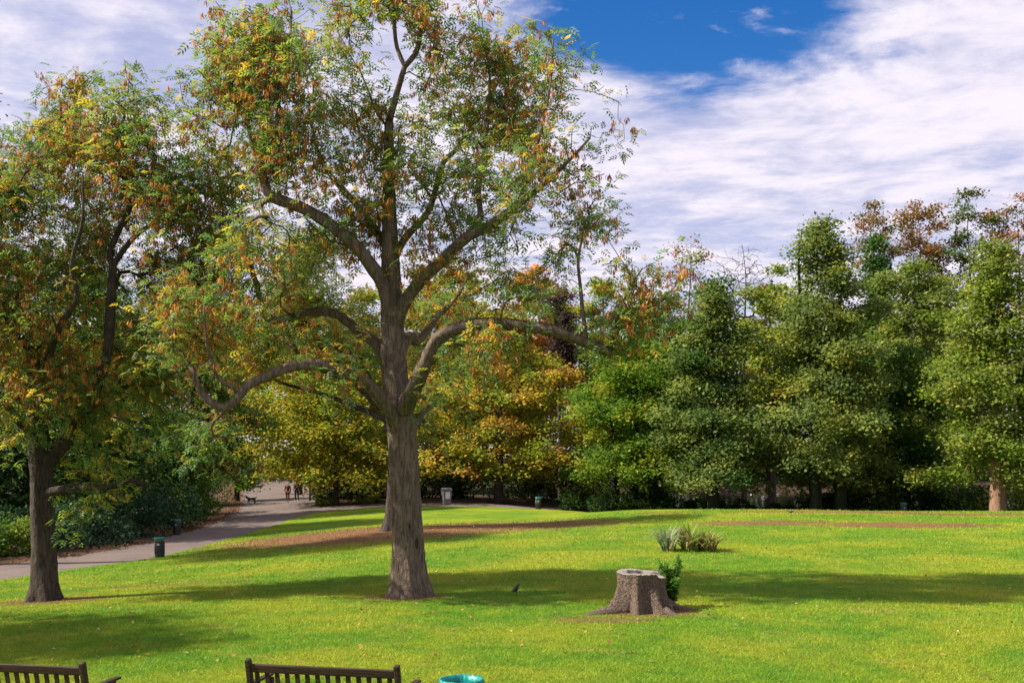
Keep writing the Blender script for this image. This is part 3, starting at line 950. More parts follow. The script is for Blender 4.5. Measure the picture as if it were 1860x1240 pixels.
tips = s.grow(att, seg=0.4, jitter=0.05)
s.grp = [0 if g == -2 else g for g in s.grp]
s.radii(0.0105)
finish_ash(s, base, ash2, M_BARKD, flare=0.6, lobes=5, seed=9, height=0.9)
ash_leaves(s, tips, base, ash2, 9, 0.285, 2.4, warm=0.05)

# ------------------------------------------------------------------ third ash, half hidden behind the big one
D2 = 52.0
K2 = D2 / F_PX
base = np.array([(713 - CX) * K2, D2, 0.0]); base[2] = h1(base[0], base[1]) + 0.02
ash3 = empty('ash_tree', base, 'third ash rooted in bare brown soil, its trunk hidden behind the biggest trunk', 'tree')
s = Skel()
s.limb(PX([(713, 966), (716, 900), (718, 820), (712, 740), (670, 690), (650, 640)], D2), [x * K2 / 2 for x in (30, 26, 24, 20, 16, 10)], grp=0, step=0.5)
for gi, (pl, wd) in enumerate([
    ([(690, 740), (640, 690), (590, 640), (560, 580), (550, 500), (560, 430)], (14, 12, 9, 6, 4)),
    ([(640, 690), (560, 660, -1), (520, 600, -1), (510, 540, -1), (530, 470, -1), (545, 410, -1)], (10, 8, 6, 3)),
    ([(700, 780), (740, 700, 1), (780, 640, 1), (800, 560, 1)], (12, 9, 6, 3)),
    ([(695, 760), (600, 720, 2), (500, 690, 2), (440, 640, 2)], (11, 9, 6, 3)),
]):
    s.limb(PX(pl, D2), [x * K2 / 2 for x in wd], grp=gi + 1, step=0.4)
att = blob_points([(550, 500, 60, 60, -1, 2.5), (480, 560, 70, 70, 0, 3), (580, 570, 70, 60, 0, 3), (640, 600, 70, 60, 0, 3), (760, 600, 70, 70, 1, 2.5), (820, 560, 60, 50, 1, 2.5), (560, 450, 50, 40, -1, 2), (500, 640, 80, 50, 1, 2.5), (420, 640, 60, 60, 2, 2.5), (620, 660, 60, 40, 0, 2), (840, 640, 50, 50, 1, 2)], 520, D2)
for i in range(len(s.grp)):
    if s.grp[i] == 0 and s.p[i][2] < 5:
        s.grp[i] = -2
tips = s.grow(att, seg=0.6, jitter=0.08)
s.grp = [0 if g == -2 else g for g in s.grp]
s.radii(0.013)
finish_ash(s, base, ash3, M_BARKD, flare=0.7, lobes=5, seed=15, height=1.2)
ash_leaves(s, tips, base, ash3, 12, 0.44, 2.4, spread=0.45, warm=0.15)


# ------------------------------------------------------------------ woodland trees
def wood_tree(name, px, d, top_y, hw, bot_y, pal, label, shape='round', ntips=220, per=90, leaf=0.2, mat=M_BARKD, tr_w=0.45, group=None, lean=0.0, spread=(0.52, 0.25), lump=0.3, seed=0, stems=1, sparse=1.0, keep_in=0.45, leafmat=None, base_z=None, rise_=None, twig=0.015):
    """a tree with its stem at photo column px, d metres off; crown from bot_y up to top_y, hw px to either side"""
    x0 = (px - CX) * d / F_PX
    z0 = (h1(x0, d) if base_z is None else base_z) - 0.05
    base = np.array([x0, d, z0])
    m = m_px = d / F_PX
    zt = HC - (top_y - HOR) * m; zb = HC - (bot_y - HOR) * m; R = hw * m
    root = empty(name, base, label, 'tree', group)
    r_ = np.random.default_rng(seed + 100)
    ph = r_.random(6) * 6.28
    s = Skel()
    for k in range(stems):
        off = 0 if stems == 1 else (k - (stems - 1) / 2) * tr_w * 2.2
        topx = x0 + lean * m + off * 1.5
        pts = [(x0 + off, d + 0.3 * k, z0)]
        for f in (0.15, 0.35, 0.6, 0.85, 0.97):
            pts.append((x0 + off + (topx - x0 - off) * f + r_.normal() * 0.25 * f, d + r_.normal() * 0.25 * f, z0 + (zt - z0) * f))
        s.limb(pts, [tr_w / 2 * f for f in (1.15, 0.95, 0.8, 0.55, 0.28, 0.08)], grp=0 if k == 0 else k, par=0 if k else None, step=0.6)
        if k:
            pass
    # boughs: each a flattened plate of foliage springing from the stem
    per = int(per * 0.8); leaf = leaf * 1.25
    nb = max(14, int(ntips / 7.5))
    att = []
    for j in range(nb):
        f = (j + r_.random()) / nb
        if shape == 'cone':
            f = f ** 1.3
        if shape == 'round':
            prof = math.sqrt(max(0.04, 1 - (2 * f - 0.8) ** 2 / 1.5))
        elif shape == 'dome':
            prof = math.sqrt(max(0.03, 1 - f ** 2))
        elif shape == 'cone':
            prof = max(1.0 - f, 0.04) ** 0.75 * min(1, 0.6 + f * 4)
        else:
            prof = max(1.0 - f, 0.0) ** 0.62 * min(1, 0.72 + f * 2.2) + 0.07
        th = j * 2.39996 + r_.normal() * 0.5
        Lb = R * prof * (0.48 + 0.68 * r_.random()) * (1 + lump * 0.6 * r_.normal())
        Lb = max(0.5, min(Lb, R * 1.18))
        rise = {'round': 0.35, 'dome': 0.28, 'cone': 0.25, 'column': 0.16}[shape] + r_.normal() * 0.10
        rise = rise + r_.normal() * 0.18 if rise_ is None else rise_ * (0.7 + 0.6 * r_.random())
        zf = zb + (zt - zb) * f - rise * Lb * 0.5
        m = max(3, int(round((10.5 if keep_in > 0.3 else 13) * Lb / R + 2)))
        tt = 0.22 + 0.78 * r_.random(m) ** 0.65
        wdt = 0.26 * Lb
        c, sn = math.cos(th), math.sin(th)
        la = r_.normal(size=m) * wdt * (0.45 + 0.75 * tt)
        cx = x0 + lean * m_px * f
        x = cx + c * Lb * tt - sn * la; y = d + sn * Lb * tt + c * la
        z = zf + Lb * tt * rise - 0.22 * Lb * tt ** 3 + r_.normal(size=m) * 0.26
        att.append(np.c_[x, y, np.clip(z, zb - 0.4, zt)])
    att = np.concatenate(att)
    tips = s.grow(att, seg=0.9, jitter=0.1, base_dir=0.35)
    s.radii(twig)
    # stems
    res = branch_meshes(s, base)
    V, F = [], []
    tw = ([], [])
    for g, (v, q) in res.items():
        tgt = (V, F) if g >= 0 else tw
        o = len(tgt[0]); tgt[0].extend(v); tgt[1].extend([tuple(i + o for i in f_) for f_ in q])
    link('trunk', faces_mesh('trunk', V, F), mat, root)
    o = link('twigs', faces_mesh('twigs', *tw), mat, root); tag(o, kind='stuff')
    if per > 0:
        P_ = np.array([s.p[i] for i in tips])
        nn = int(per * sparse)
        idx = np.repeat(np.arange(len(tips)), nn)
        N = len(idx)
        off = rng.normal(size=(N, 3)) * np.array([spread[0], spread[0], spread[1]])
        pos = P_[idx] + off
        pos[:, 2] -= 0.10 * (off[:, 0] ** 2 + off[:, 1] ** 2)
        out = nrm(pos - np.array([x0, d, 0]) - np.c_[np.zeros((N, 2)), pos[:, 2] * 0.9])
        ax = nrm(rng.normal(size=(N, 3)) * np.array([1, 1, .5]) + out * 0.4)
        up = nrm(np.array([[0, 0, 0.9]]) + out * 0.35 + rng.normal(size=(N, 3)) * 0.55)
        clump = np.clip(0.5 + 0.42 * np.sin(P_[:, 0] * 1.3 + ph[0]) * np.sin(P_[:, 2] * 1.9 + ph[1]) + r_.normal(size=len(tips)) * 0.22, 0, 1)
        hf = np.clip((P_[:, 2] - zb) / max(zt - zb, 1), 0, 1)
        sz = leaf * (0.65 + 0.7 * rng.random(N))
        me = scatter_mesh('crown', LEAF_V, LEAF_Q, pos - base, ax, up, sz, pick(pal, N, clump[idx]))
        o = link('crown', me, leafmat or M_BG, root); tag(o, kind='stuff')
    return root


GREEN = [((0.041, 0.094, 0.020), 2), ((0.064, 0.133, 0.024), 3), ((0.100, 0.164, 0.026), 2), ((0.181, 0.218, 0.028), 0.7)]
ALDER = [((0.088, 0.133, 0.039), 2), ((0.133, 0.179, 0.046), 3), ((0.188, 0.228, 0.053), 2), ((0.288, 0.294, 0.053), 0.8)]
BRIGHT = [((0.067, 0.142, 0.017), 2), ((0.113, 0.200, 0.019), 3), ((0.166, 0.232, 0.021), 2), ((0.270, 0.244, 0.024), 0.8)]
YGREEN = [((0.106, 0.174, 0.021), 2), ((0.181, 0.234, 0.025), 3), ((0.272, 0.280, 0.027), 2), ((0.379, 0.288, 0.030), 0.8)]
GOLD = [((0.13, 0.155, 0.018), 2.2), ((0.27, 0.235, 0.022), 2.6), ((0.42, 0.31, 0.03), 2.4), ((0.52, 0.33, 0.06), 1.4), ((0.50, 0.24, 0.08), 0.7)]
ORANGE = [((0.192, 0.144, 0.024), 1.2), ((0.360, 0.204, 0.036), 2), ((0.504, 0.240, 0.060), 2.4), ((0.480, 0.180, 0.072), 1.2)]
RUST = [((0.078, 0.098, 0.026), 2.2), ((0.143, 0.117, 0.033), 2), ((0.247, 0.117, 0.039), 2), ((0.312, 0.130, 0.052), 0.8)]
PURPLE = [((0.045, 0.030, 0.034), 2), ((0.075, 0.045, 0.05), 2), ((0.11, 0.065, 0.06), 1)]
DARK = [((0.017, 0.041, 0.011), 2), ((0.026, 0.060, 0.013), 3), ((0.042, 0.077, 0.015), 1.5)]
CON = [((0.029, 0.078, 0.018), 2), ((0.045, 0.111, 0.023), 3), ((0.081, 0.150, 0.023), 1)]

wg = 'woodland trees round the lawn'
wood_tree('alder_tree', 1505, 72, 404, 132, 872, ALDER, 'tall greyish green alder with dark trunks in front of the lake, overtopping its neighbours', 'column', 500, 112, 0.19, tr_w=0.75, group=wg, lean=-15, seed=1, lump=0.42, stems=2, mat=M_IVY)
wood_tree('alder_tree', 1812, 66, 446, 126, 866, YGREEN[:2] + ALDER[1:], 'yellow green alder with reddish brown bare trunk at the lawn edge', 'column', 470, 112, 0.18, tr_w=0.85, group=wg, seed=2, mat=M_BARKR, lump=0.4)
wood_tree('alder_tree', 1296, 74, 514, 108, 872, GREEN[:1] + ALDER[:3], 'dark olive alder with rounded head between bright green tree and lake', 'column', 400, 110, 0.185, tr_w=0.75, group=wg, seed=3, mat=M_IVY)
wood_tree('broadleaf_tree', 1150, 80, 612, 138, 868, BRIGHT, 'bright green broadleaf tree with a group of dark ivy clad stems', 'dome', 360, 105, 0.19, tr_w=0.6, group=wg, seed=4, mat=M_IVY, stems=3)
wood_tree('broadleaf_tree', 1200, 90, 545, 95, 850, GREEN, 'mid green tree rising behind the bright green broadleaf tree', 'round', 170, 100, 0.23, group=wg, seed=5)
wood_tree('broadleaf_tree', 1655, 82, 480, 88, 800, ALDER[1:] + YGREEN[:1], 'soft pale olive tree between tall alder and the red trunked alder', 'round', 220, 100, 0.22, group=wg, seed=6)
wood_tree('broadleaf_tree', 1648, 75, 640, 92, 880, GREEN, 'low deep green tree filling the gap beneath the pale olive tree', 'dome', 220, 100, 0.2, group=wg, seed=7, mat=M_IVY)
wood_tree('conifer_tree', 1592, 88, 428, 55, 760, CON, 'dark blue green conical tree just behind the tall alder', 'cone', 220, 90, 0.22, group=wg, seed=8, spread=(.5, .3))
fg = 'thin crowned trees on the far side of the lake'
wood_tree('sparse_tree', 1582, 118, 370, 50, 520, RUST, 'small thin brownish tree top just beyond the conical tree', 'round', 90, 37, 0.24, group=fg, seed=9, spread=(.5, .26), rise_=.6, twig=0.022)
wood_tree('sparse_tree', 1668, 120, 368, 71, 520, RUST[1:] + ORANGE[:1], 'broad rusty orange tree top above the pale olive tree', 'round', 150, 40, 0.25, group=fg, seed=10, spread=(.5, .26), rise_=.6, twig=0.022)
wood_tree('sparse_tree', 1762, 118, 342, 48, 520, RUST[:2] + GREEN[1:3], 'tallest slender olive tree top with gaps of sky, beside rusty orange one', 'round', 112, 37, 0.24, group=fg, seed=11, spread=(.5, .26), rise_=.6, twig=0.022)
wood_tree('sparse_tree', 1850, 116, 358, 57, 520, RUST, 'thin olive and rust tree top above the red trunked alder', 'round', 120, 37, 0.24, group=fg, seed=12, spread=(.5, .26), rise_=.6, twig=0.022)
wood_tree('sparse_tree', 1252, 110, 436, 52, 600, RUST, 'sparse brown leaved tree top beside the leafless tree', 'round', 105, 17, 0.22, group=fg, seed=13, spread=(.5, .35), rise_=.8, twig=0.022)
wood_tree('bare_tree', 1352, 110, 446, 58, 600, GREEN, 'leafless tree with fine grey twigs against the cloud', 'round', 420, 0, 0.2, group=fg, seed=14, keep_in=0.2, rise_=0.9, twig=0.03, tr_w=0.5, mat=M_BARKD)
wood_tree('broadleaf_tree', 1405, 112, 488, 62, 760, ORANGE[:2] + YGREEN[:2], 'orange tinged tree in the gap between dark alder and tall alder', 'round', 110, 90, 0.27, group=wg, seed=15)
wood_tree('broadleaf_tree', 1395, 94, 520, 95, 850, YGREEN[:3] + ALDER[1:3], 'yellow green tree glowing in the gap behind the open water', 'round', 170, 95, 0.26, group=wg, seed=31)
wood_tree('broadleaf_tree', 1730, 92, 500, 95, 860, ALDER[1:] + YGREEN[1:2], 'olive tree filling the space beside the red trunked alder', 'round', 160, 95, 0.26, group=wg, seed=32)
wood_tree('broadleaf_tree', 1560, 95, 560, 90, 860, GREEN, 'deep green tree hidden behind the tall alder and conical tree', 'round', 140, 90, 0.28, group=wg, seed=33)
wood_tree('broadleaf_tree', 975, 118, 488, 90, 780, ORANGE, 'orange tree behind the arching limb of the biggest ash', 'round', 220, 90, 0.28, group=wg, seed=16)
wood_tree('copper_beech', 1018, 100, 535, 30, 700, PURPLE, 'dark purple copper beech above the golden tree', 'column', 110, 90, 0.22, group=wg, seed=17)
wood_tree('broadleaf_tree', 1095, 108, 515, 90, 780, YGREEN, 'yellow green tree between the copper beech and bright green tree', 'round', 200, 90, 0.26, group=wg, seed=18)
wood_tree('golden_tree', 905, 87, 575, 168, 856, YGREEN[1:3] + GOLD, 'broad golden tree with boughs hanging low beside the footpath litter bin', 'dome', 420, 105, 0.22, tr_w=0.7, group=wg, seed=19, lump=0.25)
wood_tree('golden_tree', 610, 88, 640, 190, 872, GOLD[:3] + YGREEN, 'yellow green spreading tree hanging over the people on the path', 'dome', 440, 105, 0.22, tr_w=0.42, group=wg, seed=20, lump=0.25)
wood_tree('broadleaf_tree', 655, 110, 520, 90, 820, GOLD[:3] + YGREEN[:2], 'soft yellow tree glimpsed between the biggest trunk and its lower limb', 'round', 150, 85, 0.28, group=wg, seed=34)
wood_tree('broadleaf_tree', 800, 116, 478, 140, 800, ORANGE[:2] + GOLD[:3] + YGREEN[:1], 'wide orange and green tree behind both golden trees', 'round', 340, 90, 0.3, group=wg, seed=21)
wood_tree('broadleaf_tree', 545, 112, 520, 130, 850, YGREEN + ORANGE[:1], 'yellowish tree far up the path behind the dog', 'round', 190, 90, 0.28, group=wg, seed=22)
wood_tree('broadleaf_tree', 350, 74, 520, 125, 850, GREEN + RUST[1:3], 'brown tinged green tree shading the bend of the path', 'round', 260, 100, 0.21, group=wg, seed=23)
wood_tree('broadleaf_tree', 170, 62, 500, 150, 850, GREEN + YGREEN[:1], 'dark green tree behind the path shrubs, behind the narrow dark trunk', 'round', 260, 100, 0.2, group=wg, seed=24)
wood_tree('broadleaf_tree', -60, 58, 420, 150, 850, GREEN, 'green tree over the shrubs where the path leaves the picture', 'round', 230, 100, 0.2, group=wg, seed=25)
wood_tree('broadleaf_tree', 430, 100, 600, 60, 880, BRIGHT, 'green tree at the path edge beside the dog', 'dome', 110, 90, 0.24, group=wg, seed=26)
wood_tree('broadleaf_tree', -130, 44, 140, 165, 560, GREEN + YGREEN[:1], 'dark green tree top poking in above the smaller ash', 'round', 300, 90, 0.16, tr_w=0.7, group=wg, seed=27)
wood_tree('broadleaf_tree', -1326, 19.5, -147, 480, 800, GREEN + YGREEN[:1], 'broad green tree shading the grass behind the two benches', 'round', 260, 90, 0.17, tr_w=0.7, group=wg, seed=28)
# ------------------------------------------------------------------ far wood closing the view
def leaf_mass(name, pos, leaf, pal, mat, clump=None, base=(0, 0, 0), parent=None, up_z=0.8, tmpl=(None, None)):
    n = len(pos)
    ax = nrm(rng.normal(size=(n, 3)) * np.array([1, 1, .6]))
    up = nrm(np.array([[0, 0, up_z]]) + rng.normal(size=(n, 3)) * 0.6)
    tv, tq = (LEAF_V, LEAF_Q) if tmpl[0] is None else tmpl
    me = scatter_mesh(name, tv, tq, pos - np.array(base), ax, up, leaf * (0.65 + 0.7 * rng.random(n)), pick(pal, n, clump))
    o = link(name, me, mat, parent)
    return tag(o, kind='stuff')


nb = 430
bx_ = rng.uniform(-75, 75, nb); by_ = 142 + rng.uniform(-6, 14, nb) - 0.002 * bx_ ** 2
bh_ = rng.uniform(0.5, 18.5, nb)
bz_ = H(bx_, by_) + bh_
cl_ = rng.random(nb)
idx_ = np.repeat(np.arange(nb), 200)
off_ = rng.normal(size=(len(idx_), 3)) * np.array([2.3, 1.6, 1.3])
leaf_mass('far_wood', np.c_[bx_, by_, bz_][idx_] + off_, 0.75, DARK + GREEN[:2] + YGREEN[:2], M_BG, cl_[idx_])


# ------------------------------------------------------------------ shrubs
def shrub(name, px, d, w_, h_, pal, label, n=2600, leaf=0.13, mat=None, group=None, depth=None, lumps=9, seed=0, x=None):
    r_ = np.random.default_rng(seed + 500)
    x0 = (px - CX) * d / F_PX if x is None else x
    b = np.array([x0, d, h1(x0, d)])
    root = empty(name, b, label, 'shrub', group)
    dp = depth or w_
    cc = np.c_[r_.uniform(-.36, .36, lumps) * w_, r_.uniform(-.36, .36, lumps) * dp, r_.uniform(0.10, 0.80, lumps) * h_]
    cr = r_.uniform(0.17, 0.30, lumps) * min(w_, h_ * 1.4)
    k = r_.choice(lumps, n)
    u = rand_dirs(n) * (0.55 + 0.5 * rng.random((n, 1)) ** 0.5)
    pos = cc[k] + u * cr[k][:, None] * np.array([1.35, 1.35, 1.0])
    pos[:, 2] = np.abs(pos[:, 2]) + 0.02
    ax = nrm(u + rng.normal(size=(n, 3)) * 0.7)
    up = nrm(u * 0.7 + np.array([[0, 0, 0.8]]) + rng.normal(size=(n, 3)) * 0.35)
    me = scatter_mesh('foliage', LEAF_V, LEAF_Q, pos, ax, up, leaf * (0.65 + 0.7 * rng.random(n)), pick(pal, n, r_.random(lumps)[k]))
    o = link('foliage', me, mat or M_BG, root); tag(o, kind='stuff')
    V, F = [], []
    for i in range(min(lumps, 7)):
        e = cc[i]
        tube(V, F, dens([(e[0] * .12, e[1] * .12, -0.08), (e[0] * .5, e[1] * .5, e[2] * .55), tuple(e)], 6), np.linspace(0.035, 0.012, 6), 5)
    link('stems', faces_mesh('stems', V, F), M_BARKD, root)
    return root


EVER = [((0.014, 0.045, 0.018), 2), ((0.022, 0.065, 0.024), 3), ((0.04, 0.085, 0.035), 1.2)]
pg = 'shrubs along the far side of the path'
for i, (px, d, w_, h_, pal, lab) in enumerate([
    (-30, 46.5, 4.5, 2.3, YGREEN[:1] + GREEN, 'light green shrub where the path leaves the picture'),
    (45, 47.5, 4.2, 1.7, GREEN[1:], 'low mid green shrub behind the narrow dark trunk'),
    (120, 50, 3.6, 2.0, EVER, 'dark glossy shrub next to the low mid green one'),
    (195, 53, 4.0, 2.5, EVER, 'large blue green evergreen shrub between narrow dark trunk and path bins'),
    (268, 58.5, 4.2, 2.6, EVER, 'dark evergreen shrub behind the litter bin at the lawn edge'),
    (340, 64.5, 3.6, 2.4, EVER, 'dark evergreen shrub just behind the shaded litter bin'),
    (392, 72, 2.6, 3.6, BRIGHT[:2] + GREEN[1:3], 'upright green shrub at the inside of the path bend'),
    (412, 80, 3.0, 3.2, GREEN, 'dark green shrub at the path bend near the dog'),
    (416, 91, 3.6, 3.6, GREEN[1:] + YGREEN[:1], 'leafy shrub beside the dog on the path'),
    (-130, 44, 4.5, 2.6, EVER, 'evergreen shrub by the path off beyond the light green shrub')]):
    shrub('shrub', px - 40, d + 1.2, w_, h_, pal, lab, 2800, 0.16, M_GLOSS if pal is EVER else M_BG, pg, seed=i)
# tall dark understorey behind them
for i, (px, d, w_, h_, lab) in enumerate([
    (20, 56, 9, 6.2, 'tall dark thicket behind the low mid green shrub'), (150, 61, 9, 6.5, 'tall dark thicket behind the blue green evergreen shrub'),
    (262, 68, 8, 6.5, 'tall dark thicket behind the two path litter bins'), (335, 77, 7, 6.0, 'tall dark thicket near the inside of the path bend'), (378, 92, 6, 6, 'tall dark thicket beside the path beyond the bend'),
    (-120, 55, 9, 6.4, 'tall dark thicket where the path leaves the picture')]):
    shrub('thicket', px - 60, d + 1.5, w_, h_, DARK, lab, 4200, 0.30, M_BG, 'dark thickets behind the path shrubs', lumps=16, seed=40 + i)
ug = 'undergrowth between the lawn and the lake'
UN = [(1075, 82, 5, 1.6, DARK, 'dark low bush at the end of the footpath'), (1120, 79, 5, 1.7, DARK, 'dark low bush at the foot of the ivy clad stems'), (1180, 78, 4.5, 1.82, DARK, 'low dark bush in front of the ivy clad stems'),
      (1235, 79, 4, 1.56, DARK, 'low dark bush between the ivy clad stems and dark olive alder'), (1300, 77, 4.5, 1.0, DARK, 'low dark bush at the foot of the dark olive alder'), (1370, 76, 4.5, 0.8, DARK, 'low dark bush in front of the open water'),
      (1440, 76, 4, 0.85, DARK, 'low dark bush by the water beside tall alder'), (1500, 76, 4, 1.56, DARK, 'low dark bush at the foot of the tall alder'), (1552, 77, 3.6, 2.4, BRIGHT[:2] + DARK[1:], 'brighter bramble bush to the lawn side of the tall alder'),
      (1598, 75, 3.6, 2.4, BRIGHT[1:3] + DARK[1:], 'yellow flecked bramble bush near the half hidden bin'), (1650, 77, 4.2, 2.6, YGREEN[:2] + DARK[1:], 'yellow green bramble bush behind the half hidden bin'), (1700, 76, 4.5, 2.2, DARK, 'dark bush between half hidden bin and reddish brown trunk'),
      (1745, 74, 4, 2.2, YGREEN[:1] + DARK[:2], 'dark speckled bush beside the reddish brown trunk'), (1790, 76, 4, 2.5, DARK, 'dark bush behind the reddish brown trunk'), (1850, 72, 4.5, 3.0, YGREEN[:3], 'yellow leaved bush to the outer side of the reddish brown trunk'), (1915, 72, 4.5, 3.0, YGREEN[:2] + GREEN[2:], 'yellow green bush beyond the reddish brown trunk')]
for i, (px, d, w_, h_, pal, lab) in enumerate(UN):
    shrub('bush', px, d, w_, h_, pal, lab, 2200, 0.19, M_BG, ug, seed=70 + i)
for i, (px, d, w_, h_, pal, lab) in enumerate([
    (1010, 92, 6, 3.0, DARK + GOLD[1:2], 'dark bush with some gold leaves under the broad golden tree'), (1060, 96, 6, 3.6, DARK[1:] + YGREEN[1:2], 'bush with pale leaves behind the footpath end'), (930, 96, 7, 3.4, DARK, 'dark bush under the broad golden tree'),
    (850, 94, 6, 3.6, DARK, 'dark bush behind the grey wheeled bin'), (780, 95, 6, 3.4, DARK, 'dark bush between the wheeled bin and the biggest trunk'), (1110, 100, 7, 5, DARK + YGREEN[:1], 'tall bush behind the ivy clad stems'), (1210, 96, 5, 3.4, YGREEN[:2] + GREEN[1:3], 'yellow green bush on the near lake shore')]):
    shrub('bush', px, d, w_, h_, pal, lab, 3000, 0.24, M_BG, 'bushes behind the footpath', seed=100 + i)
for i, (px, d, w_, h_, lab) in enumerate([(1190, 128, 9, 5, 'dark bush on the far lake bank behind ivy clad stems'), (1270, 131, 9, 4.2, 'dark overhanging bush on the far lake bank by the dark olive alder'), (1345, 133, 8, 4.6, 'dark bush on the far bank opposite the open water'), (1425, 131, 9, 5, 'dark bush on the far bank left of tall alder'), (1500, 130, 9, 5, 'dark bush on the far bank directly behind tall alder'), (1580, 129, 9, 5, 'dark bush on the far bank beyond the brambles'), (1670, 129, 10, 5, 'dark bush on the far bank beyond the half hidden bin')]):
    shrub('bush', px, d, w_, h_, DARK, lab.replace('left of', 'next to'), 2600, 0.36, M_BG, 'bushes on the far lake bank', lumps=12, seed=160 + i)
# clipped hedge beside the junction
hx0, hx1 = (572 - CX) * 98 / F_PX, (745 - CX) * 96 / F_PX
hb = np.array([(hx0 + hx1) / 2, 97.0, h1((hx0 + hx1) / 2, 97)])
hedge = empty('hedge', hb, 'dark clipped hedge behind the thin trunk beside the path junction', 'hedge')
n_ = 9000
hp = np.c_[rng.uniform(hx0, hx1, n_) - hb[0], rng.uniform(-.8, .8, n_), rng.uniform(0, 1.85, n_)]
sid = rng.integers(0, 3, n_)
hp[sid == 0, 1] = -0.8 + rng.normal(size=(sid == 0).sum()) * 0.1
hp[sid == 1, 2] = 1.85 + rng.normal(size=(sid == 1).sum()) * 0.1
leaf_mass('foliage', hp, 0.2, DARK, M_BG, parent=hedge)
for i in range(9):
    V, F = [], []
    x_ = hx0 - hb[0] + (hx1 - hx0) * (i + .5) / 9
    tube(V, F, [(x_, 0, -.1), (x_ + .05, 0, .8), (x_, .1, 1.5)], [.05, .04, .02], 6)
    link('stem', faces_mesh('stem', V, F), M_BARKD, hedge)

# little plants in the bed
bedg = 'low plants in the bed by the junction'
for i, (px, d, w_, h_, lab) in enumerate([(600, 88.5, 1.6, .75, 'low flowering plant clump at the tip of the bed'), (652, 88.2, 1.8, .7, 'low plant clump beside the thin trunk'), (684, 88, 1.2, .65, 'low plant clump next to the biggest trunk'), (584, 87, 1.0, .5, 'tiny plant tuft at the outer corner of the bed')]):
    shrub('bedding_plant', px, d, w_, h_, GOLD[:2] + GREEN[1:], lab, 420, 0.15, M_BG, bedg, lumps=5, seed=130 + i)

# ------------------------------------------------------------------ stump
M_STUMP, t_, b_ = mat_new('stump_bark')
g_ = t_.new('ShaderNodeTexCoord')
vo = t_.new('ShaderNodeTexVoronoi'); vo.feature = 'DISTANCE_TO_EDGE'
t_.l.new(t_.vmath('ADD', t_.vmath('MULTIPLY', g_.outputs['Object'], (1, 1, 0.45)), t_.comb(t_.math('MULTIPLY', t_.noise(g_.outputs['Object'], 9, 3), 0.12), 0.0, 0.0)), vo.inputs['Vector'])
vo.inputs['Scale'].default_value = 26
ed = t_.smooth(t_.math('ADD', vo.outputs[0], t_.math('MULTIPLY', t_.noise(g_.outputs['Object'], 30, 3), 0.16)), 0.02, 0.26)
nn_ = t_.noise(g_.outputs['Object'], 5, 5, 0.65)
cst = t_.mix(ed, (0.055, 0.036, 0.025), (0.14, 0.094, 0.067))
cst = t_.mix(t_.math('MULTIPLY', t_.smooth(nn_, 0.4, 0.7), 0.6), cst, (0.16, 0.125, 0.10))
t_.l.new(cst, b_.inputs['Base Color'])
b_.inputs['Roughness'].default_value = 0.92
t_.l.new(t_.bump(t_.math('ADD', ed, nn_), 0.8, 0.03), b_.inputs['Normal'])
M_CUT = simple('weathered_cut_wood', (0.21, 0.185, 0.165), 0.85, var=0.3, scale=14, bump=0.4)

SD = 24.6
sb = np.array([(1163 - CX) * SD / F_PX, SD, 0.0]); sb[2] = h1(sb[0], sb[1]) + 0.02
stump = empty('tree_stump', sb, 'broad hollow tree stump with flaring roots and pale sawn top on the lawn', 'stump')
NA, NZ = 120, 30
ang = np.arange(NA) * 2 * math.pi / NA
roots = [(math.radians(a), w_, l_) for a, w_, l_ in ((208, .26, .85), (258, .22, .55), (300, .22, .62), (340, .2, .6), (30, .3, .4), (90, .35, .3), (150, .3, .4))]
rs_ = np.random.default_rng(3)
ht = 0.87
def angd(a, b):
    return np.abs((a - b + math.pi) % (2 * math.pi) - math.pi)
V, F = [], []
toph = ht - 0.10 * np.clip(1 - (angd(ang, math.radians(-12)) / 0.75) ** 6, 0, 1) + 0.035 * np.clip(1 - (angd(ang, math.radians(150)) / 1.2) ** 4, 0, 1)
toph = toph + 0.004 * rs_.normal(size=NA)
for i in range(NZ):
    f = i / (NZ - 1)
    lob = np.zeros(NA)
    for a, w_, l_ in roots:
        lob = np.maximum(lob, np.exp(-(angd(ang, a) / w_) ** 2) * l_)
    rz = 0.49 + 0.02 * np.cos(3 * ang + 1) + 0.05 * f ** 3
    fl = (1 - f) ** 2.2
    crease = 0.10 * (1 - f * .75) * (np.cos(8 * ang + 2.2 * math.sin(2 * f)) * .5 + np.cos(14 * ang) * .3)
    r = rz + fl * (0.05 + lob * .7) + crease + 0.007 * rs_.normal(size=NA)
    z = -0.12 + (toph + 0.12) * f
    V += np.c_[r * np.cos(ang), r * np.sin(ang) * 0.95, z].tolist()
for i in range(NZ - 1):
    for j in range(NA):
        j2 = (j + 1) % NA
        F.append((i * NA + j, i * NA + j2, (i + 1) * NA + j2, (i + 1) * NA + j))
link('bark', faces_mesh('bark', V, F), M_STUMP, stump)
V, F = [], []
hol = 0.33 + 0.05 * np.cos(2 * ang + .6) + 0.03 * np.cos(5 * ang) - 0.06 * np.clip(1 - (angd(ang, math.radians(160)) / 0.8) ** 2, 0, 1)
rim = np.array([[0.49 + 0.02 * math.cos(3 * a + 1) + 0.05 - 0.003] for a in ang])[:, 0]
for k, (rr, zz_) in enumerate([(rim, toph - 0.004), (rim * .96, toph + 0.012), ((rim + hol) / 2, toph + 0.014 + 0.003 * rs_.normal(size=NA)), (hol, toph + 0.004), (hol * .93, toph - 0.12), (hol * .85, toph - 0.3), (hol * 0.02, np.full(NA, ht - 0.36))]):
    V += np.c_[rr * np.cos(ang), rr * np.sin(ang) * 0.95, zz_].tolist()
